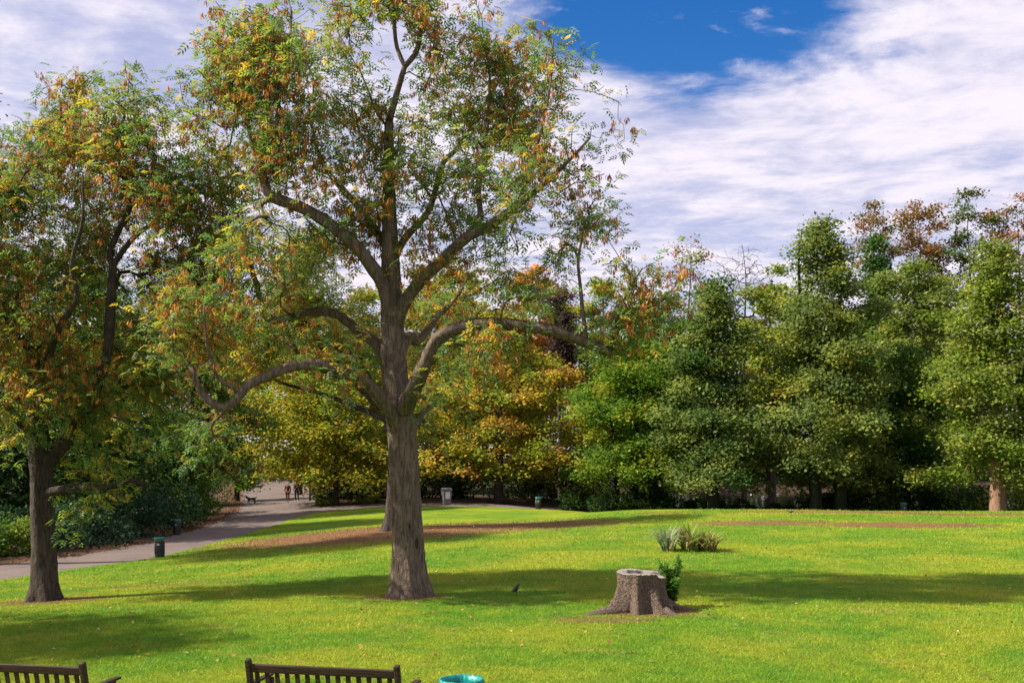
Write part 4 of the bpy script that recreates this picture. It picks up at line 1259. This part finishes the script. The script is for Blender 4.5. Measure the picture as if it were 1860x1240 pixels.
for i in range(6):
    for j in range(NA):
        j2 = (j + 1) % NA
        F.append((i * NA + j, i * NA + j2, (i + 1) * NA + j2, (i + 1) * NA + j))
link('sawn_top', faces_mesh('sawn_top', V, F, False), M_CUT, stump)
for pts, r0 in (([(-.55, -.30, .06), (-1.0, -.58, -.01), (-1.35, -.95, -.06), (-1.6, -1.3, -.12)], .17), ([(.6, .12, .18), (.85, .16, .05), (1.15, .12, 0.0), (1.45, .2, -.06)], .12), ([(.45, -.5, .08), (.72, -.72, -.04), (.95, -.85, -.1)], .12)):
    V, F = [], []
    q = dens(pts, 14)
    tube(V, F, q, np.linspace(r0, 0.04, 14), 12, 0.25, seed=5)
    link('root', faces_mesh('root', V, F), M_STUMP, stump)

# leafy shoots behind the stump
shb = np.array([sb[0] + 0.78, SD + 0.45, 0.0]); shb[2] = h1(shb[0], shb[1]) + 0.03
shoot = empty('leafy_sapling', shb, 'small glossy leaved sapling growing close behind the stump', 'shrub')
V, F = [], []
ends = []
for i in range(26):
    a = rng.uniform(0, 6.28); rr = rng.uniform(.08, .48)
    e = np.array([rr * math.cos(a), rr * math.sin(a) * .8, rng.uniform(.6, 1.3) - rr * .5])
    q = dens([(0.02 * math.cos(a), 0.02 * math.sin(a), -.05), tuple(e * np.array([.45, .45, .5])), tuple(e)], 7)
    tube(V, F, q, np.linspace(.016, .005, 7), 5)
    ends.append(q)
link('stems', faces_mesh('stems', V, F), M_BARKD, shoot)
pts = np.concatenate([np.concatenate([np.linspace(q[i], q[i + 1], 14) for i in range(2, 6)]) for q in ends])
n_ = len(pts)
ax = nrm(rng.normal(size=(n_, 3)) * np.array([1, 1, .5]) + np.array([0, 0, .35]))
up = nrm(np.array([[0, 0, 1.0]]) + rng.normal(size=(n_, 3)) * .5)
me = scatter_mesh('foliage', LEAF_V * np.array([1, .75, 1]), LEAF_Q, pts, ax, up, 0.12 * (.6 + .7 * rng.random(n_)), pick([((.045, .13, .025), 2), ((.085, .2, .03), 3), ((.17, .27, .035), 1.2)], n_))
tag(link('foliage', me, M_LEAF, shoot), kind='stuff')

# strap leaved clump
cb = np.array([(1250 - CX) * 39 / F_PX, 39.0, 0.0]); cb[2] = h1(cb[0], cb[1]) + 0.04
clump = empty('strap_leaf_clump', cb, 'clump of tall arching pale strap leaves alone on the lawn', 'plant')
for cxo, wx, hh, n_, pal in ((-.72, .42, 1.25, 130, [((.19, .26, .14), 3), ((.28, .34, .22), 2), ((.30, .27, .16), 1)]), (.1, .5, 1.25, 170, [((.10, .16, .035), 3), ((.2, .22, .06), 2), ((.33, .27, .12), 1.3)]), (.68, .5, 1.0, 150, [((.10, .15, .035), 2), ((.26, .23, .08), 2), ((.38, .29, .13), 2)])):
    V, F, Cc = [], [], []
    pc = pick(pal, n_)
    for i in range(n_):
        a = rng.uniform(0, 6.28); rr = rng.random() ** .6
        b0 = np.array([cxo + wx * .6 * rr * math.cos(a), .45 * rr * math.sin(a), 0])
        out = np.array([math.cos(a + rng.normal() * .5), math.sin(a + rng.normal() * .5), 0])
        L = hh * rng.uniform(.55, 1.22); sp = rng.uniform(.2, .85) * rr + .1
        wd = rng.uniform(.02, .042); side = np.array([-out[1], out[0], 0])
        o = len(V)
        for k in range(6):
            t = k / 5
            c = b0 + out * sp * L * (t ** 1.7) * 1.1 + np.array([0, 0, L * (t * (1 - .18 * t) - (sp * .75) * t ** 3)])
            w_ = wd * (1 - t ** 2.2) + .002
            V += [(c - side * w_).tolist(), (c + side * w_).tolist()]
            Cc += [pc[i], pc[i]]
        for k in range(5):
            F.append((o + 2 * k, o + 2 * k + 1, o + 2 * k + 3, o + 2 * k + 2))
    me = raw_mesh('leaf_tuft', V, F, np.array(Cc))
    tag(link('leaf_tuft', me, M_LEAF, clump), kind='stuff')

# ------------------------------------------------------------------ litter bins
M_BINBLK = simple('bin_black', (0.010, 0.011, 0.012), 0.35, var=0.4, scale=5, spec=0.5)
M_TEAL = simple('liner_teal', (0.0, 0.19, 0.17), 0.35, var=0.25, scale=9, bump=0.3)
M_BAND = simple('bin_band', (0.12, 0.07, 0.035), 0.5, var=0.3)
M_WHITE = simple('sticker_white', (0.6, 0.6, 0.6), 0.5, var=0.1)
M_GREY = simple('grey_plastic', (0.13, 0.13, 0.145), 0.55, var=0.2, scale=4)
M_RUBBER = simple('black_rubber', (0.015, 0.015, 0.015), 0.8)


def lathe(prof, sides=32, wob=0.0, seed=0):
    r_ = np.random.default_rng(seed)
    V, F = [], []
    for k, (r, z) in enumerate(prof):
        for j in range(sides):
            a = j * 2 * math.pi / sides
            q = r * (1 + wob * r_.normal()); zq = z + wob * 0.4 * r_.normal() * .3
            V.append((q * math.cos(a), q * math.sin(a), zq))
    for k in range(len(prof) - 1):
        for j in range(sides):
            j2 = (j + 1) % sides
            F.append((k * sides + j, k * sides + j2, (k + 1) * sides + j2, (k + 1) * sides + j))
    return V, F


def litter_bin(px, d, label, hgt=0.85, w_=0.42, sides=32, group='round black litter bins with teal liners'):
    b = G(px, d)
    b.z += 0.03
    root = empty('litter_bin', b, label, 'litter bin', group)
    R = w_ / 2
    V, F = lathe([(0.01, -.04), (R * .92, -.04), (R * .92, .05), (R * .97, .06), (R * .97, hgt * .16), (R * .94, hgt * .17), (R * .94, hgt * .77), (R * .97, hgt * .78), (R * .97, hgt * .80), (R * .8, hgt * .80)], sides)
    body = link('body', faces_mesh('body', V, F, False), M_BINBLK, root)
    for k in range(16):
        a = k * math.pi / 8
        V, F = [], []
        c = (R * .955 * math.cos(a), R * .955 * math.sin(a))
        tube(V, F, [(c[0], c[1], hgt * .17), (c[0], c[1], hgt * .77)], [.012, .012], 6)
        link('rib', faces_mesh('rib', V, F), M_BINBLK, body)
    V, F = lathe([(R * .90, hgt * .79), (R * .96, hgt * .80), (R * .96, hgt * .90), (R * .90, hgt * .91)], sides)
    link('band', faces_mesh('band', V, F), M_BAND, root)
    V, F = lathe([(R * .94, hgt * .88), (R * 1.05, hgt * .90), (R * 1.07, hgt * .96), (R * 1.04, hgt * 1.0), (R * .95, hgt * .995), (R * .88, hgt * .93), (R * .8, hgt * .7), (R * .7, hgt * .5), (.01, hgt * .45)], sides * 2, 0.018, seed=int(px))
    link('liner', faces_mesh('liner', V, F), M_TEAL, root)
    V = []
    for k in range(5):
        a = math.radians(-100 + k * 6)
        for z in (.62, .70):
            V.append((R * .985 * math.cos(a), R * .985 * math.sin(a), hgt * z))
    link('sticker', faces_mesh('sticker', V, [(2 * k, 2 * k + 2, 2 * k + 3, 2 * k + 1) for k in range(4)]), M_WHITE, root)
    return root


litter_bin(290, 46.7, 'black litter bin with teal rim standing at the edge of lawn and path')
litter_bin(321, 60.8, 'shaded black litter bin in front of the evergreen shrubs across the path')
litter_bin(978, 75.0, 'black litter bin with teal liner on the footpath below the golden tree', hgt=0.84)
litter_bin(1641, 69.5, 'litter bin with only its teal rim showing over the lawn crest', hgt=0.9)
litter_bin(838, 12.3, 'close teal lined bin next to the bench with arm', hgt=0.965, w_=0.47, sides=48)

# wheeled bin
wb = G(811, 82)
wheel = empty('wheeled_bin', (wb.x, wb.y, wb.z + 0.04), 'grey wheeled rubbish bin with sloping lid in front of dark bushes', 'wheeled bin')
wheel.rotation_euler = (0, 0, math.radians(18))


def boxy(name, z0, z1, b0, b1, mat, parent, bev=0.02, y0=0.0, y1=0.0):
    bm = bmesh.new()
    vs = []
    for z, (a, b), yo in ((z0, b0, y0), (z1, b1, y1)):
        for sx, sy in ((-1, -1), (1, -1), (1, 1), (-1, 1)):
            vs.append(bm.verts.new((sx * a / 2, sy * b / 2 + yo, z)))
    bm.faces.new(vs[3::-1]); bm.faces.new(vs[4:])
    for k in range(4):
        k2 = (k + 1) % 4
        bm.faces.new((vs[k], vs[k2], vs[4 + k2], vs[4 + k]))
    if bev:
        bmesh.ops.bevel(bm, geom=bm.edges[:], offset=bev, segments=2, affect='EDGES', profile=0.5)
    me = bpy.data.meshes.new(name); bm.to_mesh(me); bm.free()
    return link(name, me, mat, parent)


boxy('body', 0.04, 1.10, (.52, .56), (.68, .78), M_GREY, wheel, .03)
boxy('rim', 1.08, 1.13, (.74, .84), (.74, .84), M_GREY, wheel, .015)
lid = boxy('lid', 1.13, 1.25, (.76, .88), (.60, .60), M_GREY, wheel, .03, 0, .05)
boxy('front_panel', .45, .95, (.34, .02), (.38, .02), M_WHITE, wheel, .004, -.335, -.378)
V, F = [], []
tube(V, F, [(-.3, .47, 1.06), (.3, .47, 1.06)], [.018, .018], 8)
link('handle', faces_mesh('handle', V, F), M_GREY, wheel)
for sx in (-1, 1):
    V, F = lathe([(.02, -.03), (.11, -.03), (.125, -.015), (.125, .015), (.11, .03), (.02, .03)], 20)
    o = link('wheel', faces_mesh('wheel', V, F), M_RUBBER, wheel)
    o.location = (sx * .30, .26, .11); o.rotation_euler = (0, math.radians(90), 0)

# gate post by the hedge
gp = G(563, 97)
post = empty('gate_post', gp, 'dark wooden post at the end of the clipped hedge', 'post')
boxy('post_shaft', -.1, 1.35, (.16, .16), (.16, .16), M_BARKD, post, .01)
boxy('post_cap', 1.35, 1.42, (.20, .20), (.10, .10), M_BARKD, post, .008)

# ------------------------------------------------------------------ benches
M_WOOD, t_, b_ = mat_new('bench_wood')
g_ = t_.new('ShaderNodeTexCoord')
nw = t_.noise(t_.vmath('MULTIPLY', g_.outputs['Object'], (1.2, 14, 14)), 3, 6, 0.65, 0.4)
t_.l.new(t_.mix(t_.smooth(nw, .3, .7), (0.018, 0.010, 0.007), (0.055, 0.030, 0.020)), b_.inputs['Base Color'])
b_.inputs['Roughness'].default_value = 0.62
b_.inputs['Specular IOR Level'].default_value = 0.25
t_.l.new(t_.bump(nw, .5, .01), b_.inputs['Normal'])


def bar(name, p0, p1, w_, t__, parent, up=(0, 0, 1), bev=0.008, mat=None):
    p0, p1 = Vector(p0), Vector(p1)
    x = (p1 - p0).normalized(); upv = Vector(up)
    z = (upv - x * upv.dot(x)).normalized(); y = z.cross(x)
    L = (p1 - p0).length
    bm = bmesh.new(); bmesh.ops.create_cube(bm, size=1)
    for v in bm.verts:
        v.co = Vector((v.co.x * L, v.co.y * w_, v.co.z * t__))
    bmesh.ops.bevel(bm, geom=bm.edges[:], offset=bev, segments=2, affect='EDGES', profile=0.5)
    M = Matrix((x, y, z)).transposed().to_4x4(); M.translation = (p0 + p1) / 2
    bm.transform(M)
    me = bpy.data.meshes.new(name); bm.to_mesh(me); bm.free()
    return link(name, me, mat or M_WOOD, parent)


def bench(loc, rz, label, L=1.9):
    """seen from behind: local +y is the way a sitter faces"""
    r = empty('park_bench', loc, label, 'bench', 'wooden benches facing the lawn', rz)
    h2 = L / 2
    bk = lambda z: -0.02 - (z - .42) * .24          # backrest leans back
    for sx in (-1, 1):
        x = sx * (h2 - .035)
        bar('rear_leg', (x, 0.05, -.03), (x, bk(.42), .43), .065, .07, r, (0, 1, 0))
        bar('back_post', (x, bk(.40), .40), (x, bk(.97), .97), .075, .075, r, (0, 1, 0), .02)
        bar('front_leg', (x, .50, -.03), (x, .50, .62), .065, .065, r, (0, 1, 0))
        bar('armrest', (x + sx * .035, bk(.63) + .03, .635), (x + sx * .035, .58, .645), .085, .035, r, (0, 0, 1), .012)
        bar('side_rail', (x, .0, .38), (x, .5, .38), .04, .08, r)
        bar('stretcher', (x, .05, .15), (x, .5, .15), .035, .05, r)
    bar('top_rail', (-h2 + .07, bk(.855), .855), (h2 - .07, bk(.855), .855), .04, .11, r, (0, -.24, 1), .014)
    bar('lower_rail', (-h2 + .07, bk(.50), .50), (h2 - .07, bk(.50), .50), .035, .06, r, (0, -.24, 1))
    bar('seat_rail', (-h2 + .07, .50, .38), (h2 - .07, .50, .38), .035, .08, r)
    bar('seat_rail', (-h2 + .07, .02, .38), (h2 - .07, .02, .38), .035, .08, r)
    n = int((L - .14) / .128)
    for i in range(n):
        x = -h2 + .07 + (L - .14) * (i + .5) / n
        bar('back_slat', (x, bk(.52), .52), (x, bk(.81), .81), .058, .018, r, (0, 1, .24), .003)
    for i in range(6):
        y = .05 + .085 * i
        bar('seat_slat', (-h2 + .02, y, .43), (h2 - .02, y, .43), .07, .022, r, (0, 0, 1), .005)
    return r


def bench_at(pxl, pyl, pxr, pyr, label, L):
    zt = .97
    def pt(px, py):
        d = (HC - zt) * F_PX / (py - HOR)
        return Vector(((px - CX) * d / F_PX, d, 0))
    a, b = pt(pxl, pyl), pt(pxr, pyr)
    c = (a + b) / 2
    rz = math.atan2(b.y - a.y, b.x - a.x)
    back = 0.14
    loc = Vector((c.x - math.sin(rz) * back, c.y + math.cos(rz) * back, 0))
    loc.z = h1(loc.x, loc.y) + .04
    return bench(loc, rz, label, (b - a).length + .07), rz


bench_at(451, 1203, 721, 1215, 'dark brown wooden bench next to the teal lined bin', 1.9)
bench_at(-128, 1198, 150, 1210, 'dark brown wooden bench standing farther from the teal lined bin', 1.9)


# ------------------------------------------------------------------ living things
def skin(name, verts, edges, radii, mat, parent, sub=2, root=0):
    me = bpy.data.meshes.new(name)
    me.from_pydata([tuple(v) for v in verts], edges, [])
    o = link(name, me, mat, parent)
    sk = o.modifiers.new('skin', 'SKIN'); sk.use_smooth_shade = True
    for i, v in enumerate(me.skin_vertices[0].data):
        r = radii[i]
        v.radius = r if isinstance(r, tuple) else (r, r)
        v.use_root = (i == root)
    sb_ = o.modifiers.new('sub', 'SUBSURF'); sb_.levels = sub; sb_.render_levels = sub
    return o


def chain(n, o=0):
    return [(o + i, o + i + 1) for i in range(n - 1)]


def loft(name, rings, mat, parent, sides=14):
    """rings: (x, y, z, half width, half height), swept along x; closed ends"""
    V, F = [], []
    for x, y, z, a, b in rings:
        for j in range(sides):
            t = j * 2 * math.pi / sides
            V.append((x, y + a * math.cos(t), z + b * math.sin(t)))
    n = len(rings)
    for i in range(n - 1):
        for j in range(sides):
            j2 = (j + 1) % sides
            F.append((i * sides + j, i * sides + j2, (i + 1) * sides + j2, (i + 1) * sides + j))
    F.append(tuple(range(sides))[::-1]); F.append(tuple((n - 1) * sides + j for j in range(sides)))
    return link(name, faces_mesh(name, V, F), mat, parent)


M_CROW = simple('crow_feathers', (0.012, 0.012, 0.016), 0.4, var=0.4, scale=30)
M_LEG = simple('bird_leg', (0.03, 0.028, 0.028), 0.6)
M_PIG = simple('pigeon_feathers', (0.06, 0.065, 0.08), 0.6, var=0.3, scale=20)
M_GULL = simple('gull_white', (0.7, 0.7, 0.68), 0.6, var=0.08)
M_BEAK = simple('beak', (0.35, 0.2, 0.05), 0.5)


def bird(name, loc, rz, label, mat, sc, pitch=0.5, group=None, swim=False, beakmat=None):
    r = empty(name, loc, label, 'bird', group, rz)
    c, s_ = math.cos(pitch), math.sin(pitch)
    def q(x, z):
        return (x * c - z * s_) * sc, (x * s_ + z * c) * sc + (0.155 if not swim else 0.04) * sc / .45 * .9
    prof = [(-.26, .0, .022, .006), (-.20, .0, .03, .012), (-.14, .0, .035, .03), (-.06, 0, .06, .062), (.02, 0, .07, .075), (.09, .01, .06, .066), (.14, .035, .044, .048), (.18, .06, .037, .04), (.215, .072, .034, .035), (.24, .072, .02, .02), (.248, .07, .006, .006)]
    rings = []
    for x, z, a, b in prof:
        X, Z = q(x, z); rings.append((X, 0, Z, a * sc * 1.75, b * sc * 1.75))
    loft('body', rings, mat, r)
    X0, Z0 = q(.238, .07); X1, Z1 = q(.315, .055 - .04)
    V, F = [], []
    tube(V, F, [(X0, 0, Z0), (X1 * .6 + X0 * .4, 0, Z1 * .5 + Z0 * .5), (X1, 0, Z1)], [.018 * sc, .012 * sc, .003 * sc], 8)
    link('beak', faces_mesh('beak', V, F), beakmat or M_LEG, r)
    for sy in (-1, 1):
        w_ = []
        for x, z, a, b in [(.1, .01, .006, .03), (.04, .012, .014, .055), (-.06, .01, .014, .05), (-.16, .0, .010, .03), (-.25, -.01, .004, .01)]:
            X, Z = q(x, z); w_.append((X, sy * (.062 if x > -.1 else .04) * sc * 1.75, Z, a * sc, b * sc))
        loft('wing', w_, mat, r, 10)
        if not swim:
            X, Z = q(-.01, -.05)
            V, F = [], []
            tube(V, F, [(X, sy * .035 * sc, Z), (X + .015 * sc, sy * .04 * sc, Z * .5), (X - .005 * sc, sy * .04 * sc, 0.002)], [.014 * sc, .009 * sc, .008 * sc], 6)
            for k in (-.5, 0, .5):
                tube(V, F, [(X - .005 * sc, sy * .04 * sc, .006), (X + .055 * sc * math.cos(k), sy * .04 * sc + .055 * sc * math.sin(k), .004)], [.007 * sc, .003 * sc], 5)
            link('leg', faces_mesh('leg', V, F), M_LEG, r)
    return r


cg = G(937, 0.5 * (2000 * 3.47 / 257) + 0.5 * 27.2)
bird('crow', (cg.x, cg.y, cg.z + .055), math.radians(25), 'black crow standing on the grass between the biggest trunk and stump', M_CROW, .56, .55)
pgn = G(1437, 54.5)
bird('pigeon', (pgn.x, pgn.y, pgn.z + .05), math.radians(170), 'dark pigeon feeding on the dry grass beyond the strap leaf clump', M_PIG, .62, -.12)
for i, (px, d, rz, lab) in enumerate([(1385, 104, 20, 'white gull on the water in front of the low dark bush'), (1366, 116, 160, 'white gull swimming near the far bank of the lake'), (1412, 112, 30, 'white gull swimming beside the tall alder trunks'), (1490, 112, 200, 'white gull swimming behind the tall alder trunks')]):
    bird('gull', ((px - CX) * d / F_PX, d, -.36 - .02), math.radians(rz), lab, M_GULL, .8, .08, 'gulls on the lake', True, M_BEAK)

# people far up the path
M_SKIN = simple('skin', (0.42, 0.26, 0.19), 0.6, var=0.08)
M_NAVY = simple('navy_cloth', (0.02, 0.03, 0.07), 0.85)
M_RED = simple('red_brown_cloth', (0.085, 0.02, 0.016), 0.85)
M_JEAN = simple('dark_trousers', (0.03, 0.03, 0.04), 0.85)
M_HAIR = simple('brown_hair', (0.03, 0.02, 0.012), 0.6)
M_SHOE = simple('pale_shoe', (0.5, 0.5, 0.48), 0.6)
M_DOG = simple('black_fur', (0.012, 0.011, 0.011), 0.7)


def person(px, d, rz, label, top, legs, shoe, sc=1.0, stride=.16):
    g = G(px, d); g.z += .03
    r = empty('person', g, label, 'person', None, rz)
    r.scale = (sc, sc, sc)
    V = [(0, 0, .95), (0, 0, 1.12), (0, 0, 1.32), (0, 0, 1.45), (0, .01, 1.52), (0, .02, 1.60), (0, .02, 1.70)]
    R = [(.14, .11), (.13, .10), (.17, .11), (.09, .07), .055, .085, .07]
    E = chain(7)
    def add(pts, rad, frm):
        o = len(V)
        V.extend(pts); R.extend(rad); E.append((frm, o)); E.extend(chain(len(pts), o))
        return o + len(pts) - 1
    for sx, st in ((-1, stride), (1, -stride)):
        add([(sx * .1, 0, .88), (sx * .1, st * .5 + .02, .50), (sx * .1, st, .09), (sx * .1, st + .14, .04)], [.085, .06, .045, .04], 0)
        w_ = add([(sx * .19, 0, 1.41), (sx * .24, -st * .4, 1.14), (sx * .25, -st * .8 + .06, .90), (sx * .25, -st * .9 + .08, .82)], [.055, .043, .03, .035], 3)
        for k in range(4):
            add([(sx * .25, -st * .9 + .05 + .022 * k, .77), (sx * .245, -st * .9 + .055 + .024 * k, .72 + .008 * abs(k - 1.5))], [.010, .008], w_)
        add([(sx * .235, -st * .9 + .13, .80), (sx * .23, -st * .9 + .145, .76)], [.011, .009], w_)
    skin('body', V, E, R, M_SKIN, r)
    Vt = [(0, 0, .93), (-.1, 0, .86), (-.1, stride * .5 + .02, .5), (-.1, stride, .10), (.1, 0, .86), (.1, -stride * .5 + .02, .5), (.1, -stride, .10)]
    skin('trousers', Vt, [(0, 1), (1, 2), (2, 3), (0, 4), (4, 5), (5, 6)], [(.155, .125), .105, .08, .07, .105, .08, .07], legs, r)
    Vj = [(0, 0, .90), (0, 0, 1.12), (0, 0, 1.33), (0, 0, 1.45), (-.19, 0, 1.41), (-.24, -stride * .4, 1.14), (-.25, -stride * .8 + .06, .92), (.19, 0, 1.41), (.24, stride * .4, 1.14), (.25, stride * .8 + .06, .92)]
    skin('jacket', Vj, [(0, 1), (1, 2), (2, 3), (3, 4), (4, 5), (5, 6), (3, 7), (7, 8), (8, 9)], [(.17, .135), (.155, .12), (.19, .135), (.10, .085), .07, .058, .045, .07, .058, .045], top, r)
    skin('hair', [(0, -.02, 1.72), (0, -.05, 1.66), (0, -.06, 1.58)], [(0, 1), (1, 2)], [(.08, .085), (.088, .075), (.06, .045)], M_HAIR, r)
    for sx in (-1, 1):
        st = stride * -sx
        skin('shoe', [(sx * .1, st - .04, .045), (sx * .1, st + .08, .045), (sx * .1, st + .19, .035)], [(0, 1), (1, 2)], [.05, .05, .038], shoe, r)
    # face
    for sx in (-1, 1):
        skin('eye', [(sx * .032, .102, 1.635), (sx * .032, .106, 1.635)], [(0, 1)], [.009, .007], M_HAIR, r, 1)
    skin('nose', [(0, .098, 1.63), (0, .122, 1.605)], [(0, 1)], [.010, .014], M_SKIN, r, 1)
    return r


person(522.5, 96, math.radians(175), 'person in red brown jacket and trousers on the path under the hanging yellow leaves', M_RED, M_RED, M_JEAN, .98, .05)
person(539, 96.6, math.radians(20), 'person in navy jacket with pale shoe walking on the path by the gate post', M_NAVY, M_JEAN, M_SHOE, 1.03, .13)

dg = G(457, 95)
dog = empty('dog', (dg.x, dg.y, dg.z + .03), 'black dog trotting on the path away from the two people', 'dog', None, math.radians(180))
V = [(0, 0, .42), (.16, 0, .41), (.30, 0, .44), (.40, 0, .54), (.48, 0, .60), (.58, 0, .575), (-.16, 0, .44), (-.28, 0, .45), (-.40, 0, .54), (-.50, 0, .62)]
E = chain(6) + [(0, 6), (6, 7), (7, 8), (8, 9)]
R = [(.10, .10), (.12, .13), (.10, .12), .075, .075, .04, (.10, .11), .09, .03, .018]
for x, sy, st in ((.26, .08, .06), (.26, -.08, -.06)):
    o = len(V); V += [(x, sy, .34), (x + st * .3, sy, .20), (x + st, sy, .035), (x + st + .05, sy, .025)]; R += [.055, .036, .028, .03]; E += [(2, o)] + chain(4, o)
for x, sy, st in ((-.26, .08, -.06), (-.26, -.08, .05)):
    o = len(V); V += [(x + .05, sy, .31), (x - .04 + st, sy, .17), (x + st, sy, .035), (x + st + .05, sy, .025)]; R += [.065, .035, .028, .03]; E += [(7, o)] + chain(4, o)
for sy in (-1, 1):
    o = len(V); V += [(.46, sy * .05, .67), (.45, sy * .075, .61)]; R += [.025, .015]; E += [(4, o), (o, o + 1)]
skin('body', V, E, R, M_DOG, dog)
M_COL = simple('dog_collar', (0.3, 0.3, 0.3), 0.5)
V, F = [], []
cc_ = [(.39 + .02 * math.cos(a), .085 * math.sin(a), .535 + .085 * math.cos(a)) for a in np.linspace(0, 6.283, 17)]
tube(V, F, cc_, [.012] * 17, 6, closed=False)
link('collar', faces_mesh('collar', V, F), M_COL, dog)

# airliner, far off
M_PLANE = simple('aircraft_grey', (0.08, 0.08, 0.10), 0.5, var=0.1)
ap = P(1014, 412, 5200)
plane = empty('airliner', ap, 'tiny distant airliner in the cloud beyond the arching limb', 'aircraft', None, math.radians(8))
loft('fuselage', [(-17, 0, .6, .3, .3), (-13, 0, .4, 1.2, 1.2), (-6, 0, 0, 1.9, 1.9), (10, 0, 0, 1.9, 1.9), (15, 0, -.2, 1.5, 1.5), (18, 0, -.4, .3, .3)], M_PLANE, plane)
for sy in (-1, 1):
    bm = bmesh.new()
    vs = [bm.verts.new(v) for v in ((3, sy * 1.5, -.8), (-3, sy * 1.5, -.8), (-6, sy * 17, 1), (-4.4, sy * 17, 1), (3, sy * 1.5, -.2), (-3, sy * 1.5, -.2), (-6, sy * 17, 1.15), (-4.4, sy * 17, 1.15))]
    for f in ((0, 1, 2, 3), (4, 5, 6, 7), (0, 1, 5, 4), (1, 2, 6, 5), (2, 3, 7, 6), (3, 0, 4, 7)):
        bm.faces.new([vs[i] for i in f])
    bmesh.ops.recalc_face_normals(bm, faces=bm.faces[:])
    me = bpy.data.meshes.new('wing'); bm.to_mesh(me); bm.free()
    link('wing', me, M_PLANE, plane)
    loft('engine', [(-.5, sy * 6, -1.6, .8, .8), (2.5, sy * 6, -1.6, 1.0, 1.0)], M_PLANE, plane)
boxy('tail_fin', 1.2, 7, (4.5, .5), (2, .3), M_PLANE, plane, 0).location = (-14.5, 0, 0)

# ------------------------------------------------------------------ grass blades and fallen leaves
def blades():
    pos, sc = [], []
    for y0, y1, den in ((12.0, 17, 900), (17, 22, 600), (22, 28, 380), (28, 36, 160), (36, 46, 75), (46, 60, 30)):
        a = (y1 ** 2 - y0 ** 2) * 0.5 * 0.98
        n = int(a * den)
        y = np.sqrt(rng.random(n) * (y1 ** 2 - y0 ** 2) + y0 ** 2)
        x = (rng.random(n) - .5) * 0.98 * y
        keep = np.ones(n, bool)
        for sx, sy, rx, ry, st in SOIL_SPOTS:
            keep &= ((((x - sx) / rx) ** 2 + ((y - sy) / ry) ** 2) > rng.random(n) * .9 * st)
        el = np.interp(y, Efull[:60, 1], Efull[:60, 0]) if False else np.interp(y, [p[1] for p in E_lawn[:11]], [p[0] for p in E_lawn[:11]])
        keep &= x > el + .25
        pos.append(np.c_[x, y][keep]); sc.append(np.full(keep.sum(), (1.0, 1.1, 1.35, 1.8, 2.6, 3.8)[[12.0, 17, 22, 28, 36, 46].index(y0)]))
    p = np.concatenate(pos); s_ = np.concatenate(sc)
    n = len(p)
    z = H(p[:, 0], p[:, 1]) + .045
    tuft = 0.75 + 0.5 * (np.sin(p[:, 0] * 2.3 + np.sin(p[:, 1] * 1.7) * 2) * np.sin(p[:, 1] * 2.1 + np.sin(p[:, 0] * 1.3) * 2) * .5 + .5)
    hgt = (0.028 + 0.035 * rng.random(n)) * (0.8 + .2 * s_) * tuft
    a = rng.random(n) * 6.283
    wd = 0.0055 * s_ * (.7 + .6 * rng.random(n))
    lean = hgt[:, None] * rng.normal(size=(n, 2)) * .55
    sx, sy = np.cos(a) * wd, np.sin(a) * wd
    V = np.stack([np.c_[p[:, 0] - sx, p[:, 1] - sy, z], np.c_[p[:, 0] + sx, p[:, 1] + sy, z], np.c_[p[:, 0] + lean[:, 0], p[:, 1] + lean[:, 1], z + hgt]], 1)
    c = np.repeat((1.05 + 0.5 * rng.random((n, 1))) * (1 + .15 * rng.normal(size=(n, 3)) * np.array([1, .4, .6])), 3, 0)
    me = raw_mesh('grass', V.reshape(-1, 3), np.arange(3 * n).reshape(-1, 3), np.clip(c, .3, 2))
    o = link('grass', me, M_BLADE)
    tag(o, 'short mown grass blades covering the lawn', 'grass', kind='stuff')


blades()
n_ = 2000
y_ = np.r_[np.sqrt(rng.random(1400) * (45 ** 2 - 14 ** 2) + 14 ** 2), rng.normal(52.5, 2.6, 600)]
x_ = np.r_[(rng.random(1400) - .5) * .95 * y_[:1400], rng.normal(-4.2, 3.0, 600)]
ok = x_ > np.interp(y_, [p[1] for p in E_lawn[:11]], [p[0] for p in E_lawn[:11]])
x_, y_ = x_[ok], y_[ok]
fl = np.c_[x_, y_, H(x_, y_) + .085]
leaf_mass('fallen_leaves', fl, 0.085, [((.30, .17, .05), 3), ((.38, .26, .08), 2), ((.22, .10, .04), 2), ((.45, .40, .28), .5)], M_SEED, up_z=3)
bpy.data.objects['fallen_leaves']['label'] = 'fallen yellow and brown leaves scattered over the lawn'
bpy.data.objects['fallen_leaves']['category'] = 'leaves'
n_ = 2600
fp = dens(F_path, 400)
k_ = rng.integers(60, 400, n_)
x_ = fp[k_, 0] - np.abs(rng.normal(size=n_)) * .8 + .35; y_ = fp[k_, 1] + rng.normal(size=n_) * .4
o = leaf_mass('leaf_litter', np.c_[x_, y_, H(x_, y_) + .06], 0.13, [((.14, .07, .03), 3), ((.25, .13, .05), 2), ((.07, .04, .025), 2)], M_SEED, up_z=3)
tag(o, 'brown leaf litter along the shrubby side of the path', 'leaves')
bpy.data.objects['far_wood']['label'] = 'dark mass of distant woodland closing the view'
bpy.data.objects['far_wood']['category'] = 'woodland'
